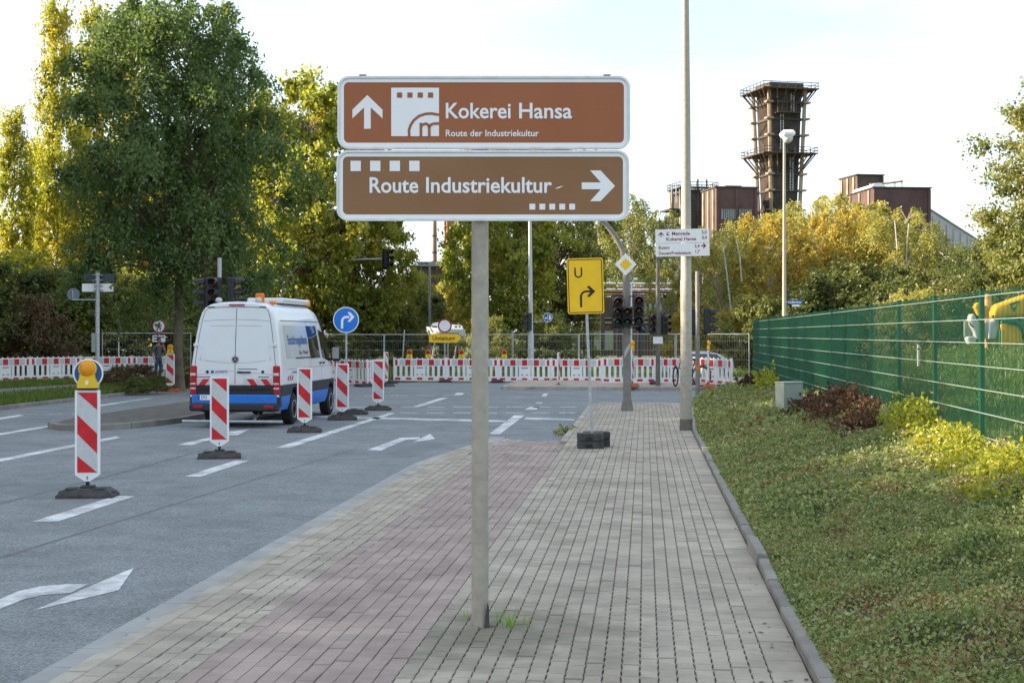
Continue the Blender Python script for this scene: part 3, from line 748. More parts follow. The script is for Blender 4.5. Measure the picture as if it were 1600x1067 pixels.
def beacon(px, py, label, rz=0, lamp=None, z=ZR, flip=False, foot=None, group=Bk, disc=False):
    g = G(px, py, z); r = thing('striped_beacon', label, 'beacon', g, YAW*.5+rz, group); make_beacon(r, flip, foot)
    if disc:
        mb = MB(); mb.prism(circ(0, 1.5, .178, 36), .03, .036); dd = mb.build('blue_disc', 'dark_blue', r)
        mb = MB(); mb.ring(circ(0, 1.5, .181, 36), circ(0, 1.5, .165, 36), .024, .038); mb.build('white_rim', 'sign_white', dd)
        mb = MB(); mb.box((0,.05,1.4), (.03,.02,.3)); mb.build('bracket', 'galv', dd)
        mb = MB(); mb.box((0,0,1.312), (.24,.09,.024)); mb.build('lamp_base', 'black', r)
    if lamp: make_lamp(r, 1.325, lamp, 0.93 if disc else .85)
    return r
beacon(137, 776, 'red and white striped beacon with yellow lamp and blue disc on top', .12, 'lamp_yellow', disc=True)
beacon(343, 715.5, 'striped beacon without lamp standing right behind the white van', .1)
beacon(476, 675, 'striped beacon standing beside the rear wheel of the white van', .05)
beacon(535, 656, 'striped beacon in front of the blue right-turn sign post', .05)
beacon(591, 641, 'striped beacon past the van at the far end of the thick lane line', .05)
beacon(266, 612, 'striped beacon with yellow lamp and orange foot beside the large tree trunk', .05, 'lamp_yellow', foot='orange', group='beacons at the closed far side')
beacon(873, 606, 'edge-on striped beacon on black foot in front of the barrier row', R(75), None, group='beacons at the closed far side')
beacon(988, 604.5, 'edge-on striped beacon with yellow lamp close to the traffic light pole with priority diamond', R(70), 'lamp_yellow', z=0, foot='orange', group='beacons at the closed far side')
beacon(1107, 606, 'edge-on striped beacon with yellow lamp and orange foot beside the parked bicycle', R(78), 'lamp_yellow', z=0, foot='orange', group='beacons at the closed far side')
beacon(603, 604, 'edge-on striped beacon at the corner where the two barrier rows meet', R(70), group='beacons at the closed far side')

# ================================================================== barriers
def barrier_meshes():
    W = 2.06; m = {}
    mb = MB(); h = W/2
    mb.box((0,0,.815), (W,.04,.31), ch=.008); mb.box((0,0,.15), (W,.04,.2), ch=.008)
    n = 10
    for i in range(n):
        x = -h+.06+i*(W-.12)/(n-1); mb.box((x,0,.455), (.105,.034,.44))
        mb.box((x,0,.99), (.035,.03,.05))
    mb.box((0,0,.455), (.46,.036,.44)); 
    for s in (-1,1): mb.tube([(s*(h+.012),0,.03),(s*(h+.012),0,1.03)], .018, 8)
    m['body'] = mb.mesh('body', 'white')
    mb = MB(); mb.box((0,0,0), (.21,.048,.235)); m['red'] = mb.mesh('red_panel', 'red')
    mb = MB(); mb.box((0,0,0), (.1,.048,.235)); m['redh'] = mb.mesh('red_panel', 'red')
    mb = MB(); mb.box((0,0,0), (.21,.048,.09)); m['redl'] = mb.mesh('red_panel', 'red')
    mb = MB(); mb.box((0,0,0), (.21,.046,.235)); m['refl'] = mb.mesh('reflector', 'reflective')
    mb = MB(); mb.box((0,0,.6), (.26,.044,.03)); mb.box((-.1,0,.32), (.06,.044,.035)); mb.box((.1,0,.32), (.06,.044,.035)); m['slot'] = mb.mesh('grip_slot', 'black')
    mb = MB(); mb.box((0,0,.055), (.42,.8,.1), ch=.02); mb.box((0,0,.115), (.2,.3,.03), ch=.01); m['foot'] = mb.mesh('foot', 'rubber')
    return m
BM = barrier_meshes()
def make_barrier():
    r = thing('barrier', '', 'barrier')
    bd = link('body', BM['body'], r)
    for i in range(5):
        x = -.94+i*.47
        if i in (0, 4): link('red_panel', BM['redh'], r, (x*.995,0,.815))
        else: link('red_panel', BM['red'], r, (x,0,.815))
        link('red_panel', BM['redl'], r, (x*.94,0,.15))
        if i < 4: link('reflector', BM['refl'], r, (x+.235,0,.815))
    link('grip_slot', BM['slot'], r); link('foot', BM['foot'], r, (1.03,0,0))
    return r
proto = make_barrier(); used = [False]
def put_barrier(a, b, z, label, group):
    o = proto if not used[0] else copy_tree(proto)
    used[0] = True; c = (Vector(a)+Vector(b))/2; d = Vector(b)-Vector(a)
    o.location = (c.x, c.y, z); o.rotation_euler = (0, 0, math.atan2(d.y, d.x)); o.scale = (d.length/2.1, 1, 1)
    tag(o, label, 'barrier', group); return o
def brow(pix, z, label, group):
    pts = [G(x, y, z).xy for x, y in pix]
    for i, (a, b) in enumerate(zip(pts[:-1], pts[1:])): put_barrier(a, b, z, label[i] if isinstance(label, list) else label, group)
LB = ['red and white barrier carrying two red warning lamps next to the bare leaning post', 'red and white barrier under the tip of the Umleitung arrow, behind the brown boards post', 'red and white barrier carrying the lone red warning lamp', 'red and white barrier behind the leaning post of the yellow diversion sign']
brow([(615,597), (697,597.3), (779,597.8), (861,598.3), (941,598.8)], ZR, LB, 'barriers closing the road ahead')
brow([(941,600.2), (1024,600.4), (1083,600.8)], -.0, ['red and white barrier on the far paving behind the mast with the priority diamond', 'red and white barrier the dark bicycle leans against'], 'barriers closing the road ahead')
def brow_d(pix, z, label, group):
    pts = [at(x, d, z).xy for x, d in pix]
    for i, (a, b) in enumerate(zip(pts[:-1], pts[1:])): put_barrier(a, b, z, label[i] if isinstance(label, list) else label, group)
brow_d([(1083,53.6), (1144,49.5)], 0, 'angled red and white barrier running towards the green fence end', 'barriers closing the road ahead')
brow_d([(522,56.5), (574,53.6)], ZR, 'red and white barrier standing behind the blue right-turn sign post', 'barriers left of the junction')
brow_d([(574,53.6), (606,57.5)], ZR, 'sharply angled barrier joining the row behind the blue sign', 'barriers left of the junction')
brow_d([(444,60.5), (522,58.5)], ZR, 'red and white barrier hidden behind the front of the white van', 'barriers left of the junction')
brow_d([(-110,54), (-32,55.5), (47,57.5), (126,59.5), (206,60.3), (284,60.6)], -.07, ['outermost red and white barrier behind the grass verge, farthest from the van', 'red and white barrier behind the verge, two panels away from the street name post', 'red and white barrier behind the verge, adjoining the panel at the street name post', 'red and white barrier behind the street name post and blue-disc beacon', 'red and white barrier directly behind the person in the grey T-shirt'], 'barriers behind the verge')
def warn_lamp(px, d, zb, label):
    r = thing('warning_lamp', label, 'lamp', at(px, d, zb), YAW, 'red warning lamps on the barriers'); make_lamp(r, 0, 'lamp_red', .95)
for px, lab in ((640, 'red warning lamp on the barrier, second closest to the thin street lamp pole'), (669, 'red warning lamp on the barrier right in front of the thin street lamp pole'),
                (721, 'red warning lamp on the barrier under the tip of the Umleitung arrow'), (788, 'lone red warning lamp on the barrier left of the tall grey pole')):
    warn_lamp(px, 58.9, ZR+1.0, lab)

# ================================================================== mesh construction fence
def site_panel(L):
    fr = MB(); r = .02
    fr.tube([(0,0,.1),(0,0,2.02)], r, 8); fr.tube([(L,0,.1),(L,0,2.02)], r, 8); fr.tube([(0,0,2.0),(L,0,2.0)], r, 8); fr.tube([(0,0,.14),(L,0,.14)], r, 8)
    wm = MB(); n = int(L/.11)
    for i in range(1, n): wm.tube([(i*L/n,0,.14),(i*L/n,0,2.0)], .0025, 3, smooth=False)
    for z in (.5,.9,1.3,1.7): wm.tube([(0,.004,z),(L,.004,z)], .004, 3, smooth=False)
    ft = MB(); ft.box((0,0,.05), (.2,.7,.1), ch=.02)
    return fr.mesh('frame', 'galv'), wm.mesh('wire_mesh', 'galv'), ft.mesh('foot', 'concrete')
SP = site_panel(3.45)
def site_fence(pix, z, label, group):
    pts = [at(x, d, z) for x, d in pix]; cnt = 0
    for a, b in zip(pts[:-1], pts[1:]):
        d = b-a; n = max(1, round(d.length/3.5)); rz = math.atan2(d.y, d.x)
        for i in range(n):
            r = thing('site_fence_panel', label[min(cnt, len(label)-1)] if isinstance(label, list) else label, 'fence', a+d*i/n, rz, group); cnt += 1; sc = d.length/n/3.5; r.scale = (sc, 1, 1)
            link('frame', SP[0], r); w_ = link('wire_mesh', SP[1], r); w_['kind'] = 'stuff'; link('foot', SP[2], r)
site_fence([(395,64.5), (601,64.5)], -.16, ['galvanised mesh fence panel behind the cab of the white van', 'galvanised mesh fence panel behind the blue right-turn sign'], 'construction fence panels')
site_fence([(601,65), (905,63.2)], -.16, ['galvanised mesh fence panel in front of the white boat', 'galvanised mesh fence panel behind the lone red warning lamp', 'galvanised mesh fence panel left of the yellow diversion sign post'], 'construction fence panels')
site_fence([(905,62.5), (1057,62.5), (1172,60.5)], -.14, ['galvanised mesh fence panel in front of the industrial pipes', 'galvanised mesh fence panel ending at the green fence in front of the birches'], 'construction fence panels')
site_fence([(160,64), (300,64)], -.1, 'galvanised mesh fence panel behind the person and the large tree', 'construction fence panels')

# ================================================================== sign helpers on posts
def pole(root, h, r0, r1=None, m='galv', n=12, z0=-.1, name='post'):
    mb = MB(); mb.tube([(0,0,z0),(0,0,h*.5),(0,0,h)], [r0, (r0+(r1 or r0))/2, r1 or r0], n); return mb.build(name, m, root)
def disc_sign(root, z, r, base, rim, y=-.05, rimw=.1, name='disc', x=0):
    mb = MB(); mb.prism(circ(x, z, r, 36), y-.004, y); d = mb.build(name, base, root)
    mb = MB(); mb.ring(circ(x, z, r, 36), circ(x, z, r*(1-rimw), 36), y-.0085, y-.0045); mb.build('rim', rim, d)
    mb = MB(); mb.prism(circ(x, z, r*.995, 36), y+.001, y+.005); mb.build('back_plate', 'sign_back', d); return d
# blue right turn sign
dd = 35.0; g = at(541, dd, ZR); r = thing('turn_right_sign', 'round blue sign with white right-turn arrow on a thin post', 'sign', g, YAW)
link('rubber_foot', FOOT, r, (.18,.1,0)); link('rubber_foot', FOOT, r, (.06,-.12,.0), (0,0,.15), (.8,.5,.9))
pole(r, zat(518, dd)-ZR, .024); q = dd/F; zc = zat(500, dd)-ZR
d_ = disc_sign(r, zc, 20.3*q, 'blue', 'sign_white', -.035, .07)
def K(pts): return [(x*q, zc+z*q) for x, z in pts]
flat(d_, 'arrow_stem', stroke(K([(-6.2,-13.5),(-6.2,-2)]+arc(0.5,-2,6.7,180,90,6)+[(5,4.7)]), 3.6*q), 'sign_white', -.0435, -.0395)
flat(d_, 'arrow_head', K([(13.2,4.7),(6.5,12.3),(2.2,12.3),(7.5,4.7),(2.2,-2.8),(6.5,-2.8)]), 'sign_white', -.0475, -.0437)
# yellow diversion sign
dd = EYE*F/(699-HOR); q = dd/F; g = G(924, 699, 0); r = thing('diversion_sign', 'yellow rectangular diversion sign with black U and right arrow on a leaning post', 'sign', g, YAW)
mb = MB()
for (x, y, z) in ((-.02,-.1,.1), (-.02,-.1,.225), (.1,.25,.1), (.1,.25,.225)): mb.box((x, y, z-.04), (.43,.3,.118), ch=.005)
mb.build('ballast_blocks', 'rubber', r)
mb = MB()
for z in (.045, .165):
    for x in (-.05,): mb.box((x,-.252,z), (.11,.012,.045))
mb.build('block_grip', 'black', r)
lean = R(-4.0)
pr = link('post', None, r) if False else None
mb = MB(); top = Vector(((913-924)*q, 0, zat(405, dd))); mb.tube([(.02,0,0), top], .024, 10); mb.build('post', 'galv', r)
hw, hh = 28.5*q, 43.5*q; cx, cz = (914.5-924)*q, zat(447, dd)
def T(pts, a=R(1.6)): return [(cx+x*math.cos(a)-z*math.sin(a), cz+x*math.sin(a)+z*math.cos(a)) for x, z in pts]
pl = flat(r, 'plate', T(rrect(-hw, hw, -hh, hh, .04)), 'yellow', -.04, -.03)
mb = MB(); mb.ring(T(rrect(-hw+.02, hw-.02, -hh+.02, hh-.02, .03)), T(rrect(-hw+.032, hw-.032, -hh+.032, hh-.032, .022)), -.0435, -.0405); mb.build('black_border', 'black', pl)
flat(pl, 'letter_u', T(stroke([(x*q, z*q) for x, z in [(-15.5,29),(-15.5,19)]+arc(-10.5,19,5,180,360,8)+[(-5.5,29)]], 2.2*q)), 'black', -.0435, -.0405)
flat(pl, 'arrow_stem', T(stroke([(x*q, z*q) for x, z in [(-7.5,-33),(-7.5,-17)]+arc(1,-17,8.5,180,90,6)+[(12,-8.5)]], 3.0*q)), 'black', -.0435, -.0405)
flat(pl, 'arrow_head', T([(x*q, z*q) for x, z in ((15,-8.5),(5.5,0.3),(2.2,-1.4),(9,-8.5),(2.2,-16),(5.5,-17.5))]), 'black', -.0475, -.044)
# tall lamp post with cycle direction signs
g = G(1072, 672, 0); dd = EYE*F/(672-HOR); q = dd/F
r = thing('street_lamp', 'tall tapered concrete-grey lamp post at the pavement edge by the planting bed', 'street lamp', g, YAW)
mb = MB(); mb.tube([(0,0,-.1),(0,0,.22)], .125, 20); mb.build('base_collar', 'pole_dark', r)
mb = MB(); mb.tube([(0,0,.2),(0,0,2.9),(0,0,2.91),(0,0,6),(-.02,0,9.6)], [.112,.108,.102,.085,.06], 20)
mb.tube([(-.02,0,9.55),(-.1,0,9.85),(-.6,0,10.0),(-1.4,0,10.05)], [.055,.05,.045,.04], 10); mb.build('pole', 'pole', r)
mb = MB(); mb.box((-1.75,0,10.06), (.8,.28,.14), ch=.04); mb.build('lamp_head', 'galv', r)
r2 = thing('cycle_route_sign', 'two white cycle direction plates with red lettering clamped to the lamp post', 'sign', g+Vector((0,0,0)), YAW)
tl = R(1.2)
for z0, z1, rows in ((zat(380.3,dd), zat(358.8,dd), (('Mengede', 1055, 1083, 368.2, 5.2), ('5,0', 1101.5, 1109, 366.8, 5), ('Kokerei Hansa', 1046, 1092.5, 376.6, 5), ('0,4', 1101.5, 1109, 375, 5))),
                     (zat(401,dd), zat(380.8,dd), (('Eving', 1034, 1051, 389.8, 5.2), ('5,4', 1090, 1097.5, 388, 5), ('Deusen/Fredenbaum', 1034, 1084, 398, 4.6), ('1,7', 1091, 1097.5, 396.5, 4.8)))):
    b_ = flat(r2, 'plate', [((1029.5-1072)*q, z0), ((1113-1072)*q, z0), ((1113-1072)*q, z1), ((1029.5-1072)*q, z1)], 'sign_white', -.145, -.135)
    b_.rotation_euler = (0, -tl, 0)
    for s, a, b, yb, cap in rows: text(s, 'dark_red', b_, (a-1072)*q, (b-1072)*q, zat(yb, dd), cap*q, -.147, .02)
    if z0 > zat(390, dd):
        flat(b_, 'up_arrow', [((x-1072)*q, zat(y, dd)) for x, y in ((1038,362.5),(1042.2,366.8),(1042.2,368.6),(1038.8,365.4),(1038.8,370.3),(1037.2,370.3),(1037.2,365.4),(1033.8,368.6),(1033.8,366.8))], 'dark_red', -.148, -.1455)
        flat(b_, 'route_mark', [((x-1072)*q, zat(y, dd)) for x, y in ((1046.5,368.2),(1046.5,365.5),(1049,365.5),(1051.2,368.2))], 'dark_red', -.148, -.1455)
        flat(b_, 'route_mark', [((x-1072)*q, zat(y, dd)) for x, y in ((1046.5,364.2),(1046.5,363.2),(1051,363.2),(1051,364.2))], 'dark_red', -.148, -.1455)
    else:
        flat(b_, 'right_arrow', [((x-1072)*q, zat(y, dd)) for x, y in ((1108,385.3),(1103.8,389.8),(1102.6,388.4),(1104.6,386.2),(1099.8,386.2),(1099.8,384.5),(1104.6,384.5),(1102.6,382.2),(1103.8,381))], 'dark_red', -.148, -.1455)
mb = MB()
for z in (zat(363, dd), zat(397, dd)): mb.lathe([(.115,z-.02),(.118,z-.02),(.118,z+.02),(.115,z+.02)], 16); mb.box((0,-.128,z), (.3,.012,.04))
mb.build('clamp', 'galv', r2)

# ================================================================== traffic lights
def head_meshes():
    out = {}
    for n in (1, 2, 3):
        H = .245*n; mb = MB(); mb.box((0,0,H/2), (.245,.16,H-.008), ch=.02)
        for i in range(n): mb.box((0,-.02,.1225+.245*i), (.225,.16,.225), ch=.015)
        out[n] = mb.mesh('housing', 'housing')
    for nm, m in (('r', 'lens_red'), ('a', 'lens_amber'), ('g', 'lens_green')):
        mb = MB(); mb.sphere((0,-.085,0), (.095,.035,.095), 0, 16, 8); out[nm] = mb.mesh('lens', m)
    mb = MB(); V = []; n = 14
    for k in range(n+1):
        a = R(-20+220*k/n); x, z = .112*math.cos(a), .112*math.sin(a); dep = .24 if 20 < (220*k/n-20) < 160 else .15
        V += [(x,-.09,z), (x,-.09-dep,z*1.0-.02), (x*.93,-.09,z*.93), (x*.93,-.09-dep,z*.93-.02)]
    mb.add(V, [f for k in range(n) for f in ((4*k, 4*k+4, 4*k+5, 4*k+1), (4*k+2, 4*k+3, 4*k+7, 4*k+6), (4*k+1, 4*k+5, 4*k+7, 4*k+3))], 0, True); out['v'] = mb.mesh('visor', 'housing')
    return out
HM = head_meshes()
def sig_head(root, loc, rz, n=3, s=1.0, name='signal_head'):
    h = link(name, HM[n], root, loc, (0,0,rz), (s,s,s)); ord_ = {3: 'gar', 2: 'ga', 1: 'g'}[n]
    for i in range(n):
        link('lens', HM[ord_[i]], h, (0,-.02,.1225+.245*i)); link('visor', HM['v'], h, (0,-.02,.1225+.245*i))
    return h
def arms(root, items):
    for a, b in items:
        mb = MB(); mb.tube([a, b], .018, 6); mb.build('bracket', 'housing', root)
# near corner mast with priority diamond
dd = EYE*F/(641.5-HOR); q = dd/F; g = G(980, 641.5, 0)
r = thing('signal_mast', 'traffic light mast with arched arm and yellow priority diamond on the pavement corner', 'traffic light', g, YAW)
mb = MB(); z_ = lambda py: zat(py, dd)
mb.tube([(0,0,-.1),(0,0,.08),(0,0,.3),(-.02,0,z_(440)),(-.03,0,z_(415)),(-.12,0,z_(390)),(-.28,0,z_(370)),(-.52,0,z_(350)),(-.95,0,z_(330)),(-1.5,0,z_(318)),(-3.0,0,z_(306)),(-4.4,0,z_(300))], [.15,.15,.1,.088,.08,.068,.066,.064,.06,.058,.055,.05], 14)
mb.build('mast', 'pole_dark2', r) if 'pole_dark2' in MATS else mb.build('mast', mat('pole_dark2', (.2,.19,.165), .65, scale=7, var=.22), r)
mb = MB(); zc = z_(413.5); h = 17.5*q; x0 = (977-980)*q
dm = flat(r, 'priority_diamond', [(x0, zc-h), (x0+h*.97, zc), (x0, zc+h), (x0-h*.97, zc)], 'sign_white', -.13, -.12)
flat(dm, 'yellow_centre', [(x0, zc-h*.56), (x0+h*.55, zc), (x0, zc+h*.56), (x0-h*.55, zc)], 'yellow', -.134, -.1305)
sig_head(r, ((963-980)*q, -.16, z_(511)), .05, 3); sig_head(r, ((979-980)*q, -.2, z_(511)), -.05, 2); sig_head(r, ((998-980)*q, -.12, z_(509)), -.1, 3); sig_head(r, ((1005-980)*q, .02, z_(521)), -.5, 1, .8)
arms(r, [((-.4,-.05,z_(463)), (.4,-.02,z_(463))), ((-.4,-.05,z_(512)), (.45,-.02,z_(512)))])
flat(r, 'sticker', [(-.08,z_(560)), (.05,z_(545)), (.06,z_(535)), (-.07,z_(548))], 'galv', -.112, -.108)
sig_head(r, (-4.1, 0, z_(304)-.37), 0, 3)
# far corner signal post
dd = 51.0; q = dd/F; z_ = lambda py: zat(py, dd)
r = thing('signal_post', 'slim traffic light post with paired heads on the far paving by the bicycle', 'traffic light', at(1028, dd, 0), YAW)
pole(r, z_(385), .085, .07, 'pole_dark'); sig_head(r, ((1018-1028)*q, -.14, z_(521)), .1, 3, .93); sig_head(r, ((1038-1028)*q, -.1, z_(521)), .55, 3, .93); sig_head(r, (0,.16,z_(521)), 2.6, 3, .9)
arms(r, [((-.3,-.05,z_(491)), (.35,-.02,z_(491))), ((-.3,-.05,z_(522)), (.35,-.02,z_(522)))])
flat(r, 'notice_plate', [((1020-1028)*q,z_(537)), ((1035-1028)*q,z_(537)), ((1035-1028)*q,z_(526)), ((1020-1028)*q,z_(526))], 'sign_white', -.1, -.09)
# post at the bed corner
dd = EYE*F/(617-HOR); q = dd/F
r = thing('signal_post', 'traffic light post with sideways black heads and edge-on street name plates at the bed corner', 'traffic light', at(1090, dd, 0), YAW)
pole(r, z_(424), .07, .07, 'pole_dark3') if 'pole_dark3' in MATS else pole(r, zat(424, dd), .068, .068, mat('pole_dark3', (.24,.225,.2), .6, scale=7, var=.2))
sig_head(r, ((1103-1090)*q+.02, .05, zat(521, dd)), R(85), 3, 1.05); sig_head(r, ((1082-1090)*q-.02, .08, zat(521, dd)), R(176), 3, 1.05)
arms(r, [((-.2,.05,zat(480, dd)), (.3,.02,zat(480, dd))), ((-.2,.05,zat(522, dd)), (.3,.02,zat(522, dd)))])
mb = MB(); mb.box((.0,.25,zat(441, dd)), (.02,.6,.5)); mb.box((.08,.2,zat(436, dd)), (.02,.5,.3), rot=None); mb.build('street_name_plates', 'dark_plate', r) if 'dark_plate' in MATS else mb.build('street_name_plates', mat('dark_plate', (.05,.065,.085), .5), r)
mb = MB(); mb.box((0,-.075,zat(574.5, dd)), (.1,.01,.14)); mb.build('sticker', 'orange', r)
# signals on the island behind the van
dd = 37.0; q = dd/F
r = thing('signal_post', 'traffic light post with three-way heads on the island ahead of the van', 'traffic light', at(343, dd, 0), YAW)
pole(r, zat(403, dd), .055, .055, 'galv')
sig_head(r, ((339-343)*q, -.12, zat(483, dd)), -.1, 3, 1.12); sig_head(r, ((327-343)*q, .02, zat(483, dd)), R(-86), 3, 1.12); sig_head(r, ((358-343)*q+.04, .02, zat(483, dd)), R(88), 3, 1.12)
arms(r, [((-.3,0,zat(434, dd)), (.35,0,zat(434, dd))), ((-.3,0,zat(484, dd)), (.35,0,zat(484, dd)))])
# arched mast beyond the van
dd = 77.0; q = dd/F; z_ = lambda py: zat(py, dd)
r = thing('signal_mast', 'arched grey mast arm reaching through the maple leaves with a signal head at its tip', 'traffic light', at(436, dd, -.05), YAW)
def xx(px): return (px-436)*q
mb = MB(); mb.tube([(0,0,-.1),(0,0,z_(490)),(xx(438),0,z_(465)),(xx(443),0,z_(445)),(xx(452),0,z_(428)),(xx(463),0,z_(417)),(xx(476),0,z_(411)),(xx(510),0,z_(406)),(xx(560),0,z_(404)),(xx(603),0,z_(403))], [.12,.1,.095,.09,.085,.08,.075,.065,.055,.045], 12)
mb.tube([(xx(577),0,z_(404)),(xx(560),0,z_(396)),(xx(530),0,z_(404.5))], .02, 5); mb.build('mast', 'galv', r)
mb = MB(); mb.box((0,.1,.37), (.36,.012,.92)); bp = mb.build('backing_board', 'housing', r); bp.location = (xx(603), 0, z_(417)); bp.rotation_euler = (0,0,.9)
sig_head(r, (xx(603), 0, z_(417.5)), .9, 3, 1.4)
# tall pole with blue round sign
dd = 61.5; q = dd/F; z_ = lambda py: zat(py, dd)
r = thing('street_lamp', 'tall light-grey lamp pole with a sideways signal head behind the barriers', 'street lamp', at(829.5, dd, -.1), YAW)
mb = MB(); mb.tube([(0,0,0),(0,0,z_(520)),(0,0,z_(515)),(-.04,0,z_(330)),(-.05,0,9.4),(-.3,0,9.7),(-1.1,0,9.8)], [.13,.13,.095,.07,.055,.045,.04], 12); mb.build('pole', 'galv', r)
mb = MB(); mb.box((-1.4,0,9.8), (.7,.26,.13), ch=.04); mb.build('lamp_head', 'galv', r)
sig_head(r, (-.06, -.06, z_(513)), R(-80), 3, 1.05)
r = thing('cycle_path_sign', 'small round blue cycle and footpath sign on a bracket arm', 'sign', at(829.5, dd, 0), YAW)
mb = MB(); mb.tube([(.1,0,z_(503)), ((850-829.5)*q,0,z_(502.5))], .022, 6); mb.build('bracket', 'galv', r)
d_ = disc_sign(r, z_(496), 7.3*q, 'dark_blue', 'sign_white', -.05, .08, x=(856-829.5)*q); cx = (856-829.5)*q; zc = z_(496)
flat(d_, 'divider', [(cx-.008,zc-6.6*q),(cx+.008,zc-6.6*q),(cx+.008,zc+6.6*q),(cx-.008,zc+6.6*q)], 'sign_white', -.0575, -.0545)
for s_, pts in ((0, circ(-3.8,-1,1.3,10)), (1, circ(-1.9,-1,1.0,10)), (2, stroke([(2.5,-3.5),(3,0),(2.6,3)], 1.7)), (3, circ(2.8,3.4,.8,8)), (4, stroke([(4.6,-3.5),(4.6,1)], 1.2))):
    flat(d_, 'symbol', [(cx+x*q, zc+z*q) for x, z in pts], 'sign_white', -.0575, -.0545)
# no-entry for vehicles + Umleitung
dd = 59.6; q = dd/F; z_ = lambda py: zat(py, dd)
r = thing('closed_road_sign', 'round white sign with red ring above the yellow Umleitung arrow', 'sign', at(695, dd, ZR), YAW)
pole(r, z_(500)-ZR, .024, z0=0); link('rubber_foot', FOOT, r, (0,0,0)); disc_sign(r, z_(509)-ZR, 11*q, 'sign_white', 'dark_red2' if 'dark_red2' in MATS else mat('dark_red2', (.33,.012,.03), .4), -.035, .2)
r = thing('detour_arrow_sign', 'yellow arrow-shaped sign reading Umleitung', 'sign', at(695, dd, 0), YAW)
pl = flat(r, 'plate', [((x-695)*q, z_(y)) for x, y in ((670.5,521.5),(714,521.5),(721.5,528.5),(714,535),(670.5,535))], 'yellow', -.05, -.04)
text('Umleitung', 'black', pl, (676-695)*q, (711-695)*q, z_(531.5), 6.2*q, -.052, .02)
mb = MB(); mb.box((0,-.03,z_(528)), (.1,.03,.06)); mb.build('clamp', 'galv', r)
# another thin sign post seen from behind
for px, d2, lab in ((630.5, 59, 'bare thin galvanised post leaning slightly in front of the barriers, without plate'),):
    r = thing('bare_post', lab, 'post', at(627, d2, ZR), YAW); mb = MB(); mb.tube([(0,0,0), (.13,0,zat(515, d2)-ZR)], .024, 8); mb.build('post', 'galv', r); link('rubber_foot', FOOT, r, (.15,0,0), None, (1.3,1,.9))
# no pedestrians
dd = 60.0; q = dd/F; z_ = lambda py: zat(py, dd)
r = thing('no_pedestrians_sign', 'round red-ringed sign with black walking figure above a white plate', 'sign', at(248.5, dd+.9, -.05), YAW)
pole(r, z_(500), .024, z0=0); d_ = disc_sign(r, z_(509.5)+.05, 11.2*q, 'sign_white', 'dark_red2', -.035, .2); zc = z_(509.5)+.05
for pts in (circ(.2,5.2,1.2,12), stroke([(0,3.6),(0,-.6)], 2.7), stroke([(-.3,-.4),(-1.2,-3.2),(-3,-6.2)], 1.3), stroke([(.3,-.4),(1.4,-3),(2.8,-6)], 1.3), stroke([(-.8,3),(-2.4,1),(-2.8,-.6)], .9), stroke([(.8,3),(2.2,1.4),(3,.2)], .9)):
    flat(d_, 'figure', [(x*q, zc+z*q) for x, z in pts], 'black', -.0435, -.0395)
pl = flat(r, 'white_plate', [((x-248.5)*q, z_(y)) for x, y in ((238.5,522),(259,522),(259,532.5),(238.5,532.5))], 'sign_white', -.045, -.035)
flat(pl, 'print_line', [((x-248.5)*q, z_(y)) for x, y in ((240,524.2),(257.5,524.2),(257.5,526),(240,526))], 'black', -.0475, -.0455); flat(pl, 'print_line', [((x-248.5)*q, z_(y)) for x, y in ((240,528.6),(250,528.6),(250,530.2),(240,530.2))], 'black', -.0475, -.0455)
# left post with plates seen from behind
dd = 46.0; q = dd/F; z_ = lambda py: zat(py, dd)
r = thing('street_sign_post', 'galvanised post with two street name plates and a round sign seen from behind', 'sign', at(152.5, dd, -.04), YAW)
pole(r, z_(423)+.04, .066, z0=0, n=16)
mb = MB(); mb.box(((154-152.5)*q,.085,z_(431.5)), (48*q,.012,11.5*q)); mb.build('name_plate', 'dark_plate', r)
mb = MB(); mb.box(((151.5-152.5)*q,.085,z_(447.5)), (49*q,.012,12.5*q), rot=None); mb.build('name_plate', 'sign_white', r)
mb = MB(); mb.prism(circ((114.5-152.5)*q, z_(458), 9.8*q, 30), .0, .01); ds = mb.build('round_sign_back', mat('sign_back', (.16,.19,.22), .5, var=.1), r)
mb = MB(); mb.tube([((114-152.5)*q,-.02,z_(452)), ((114-152.5)*q,-.02,z_(466.5)), ((150-152.5)*q,-.02,z_(466.5))], .022, 6); mb.build('bracket', 'galv', r)
mb = MB(); mb.box(((148-152.5)*q,-.04,z_(533)), (5*q,.3,30*q)); mb.build('side_box', 'cabinet', r)
for z in (428, 436, 444, 451):
    mb = MB(); mb.box(((153-152.5)*q,.0,z_(z)), (.3,.15,.02)); mb.build('clamp', 'galv', r)
# thin post with blue cap between barriers, left
r = thing('marker_post', 'thin white survey post with dark banded top behind the left barriers', 'post', at(185.5, 63, -.1), YAW)
mb = MB(); mb.tube([(0,0,0),(0,0,zat(528, 63)+.1)], .022, 6); mb.build('rod', 'sign_white', r)
mb = MB(); mb.tube([(0,0,zat(522, 63)),(0,0,zat(516, 63)),(0,0,zat(501, 63)+.1)], [.05,.07,.04], 8); mb.build('banded_top', 'dark_plate', r)

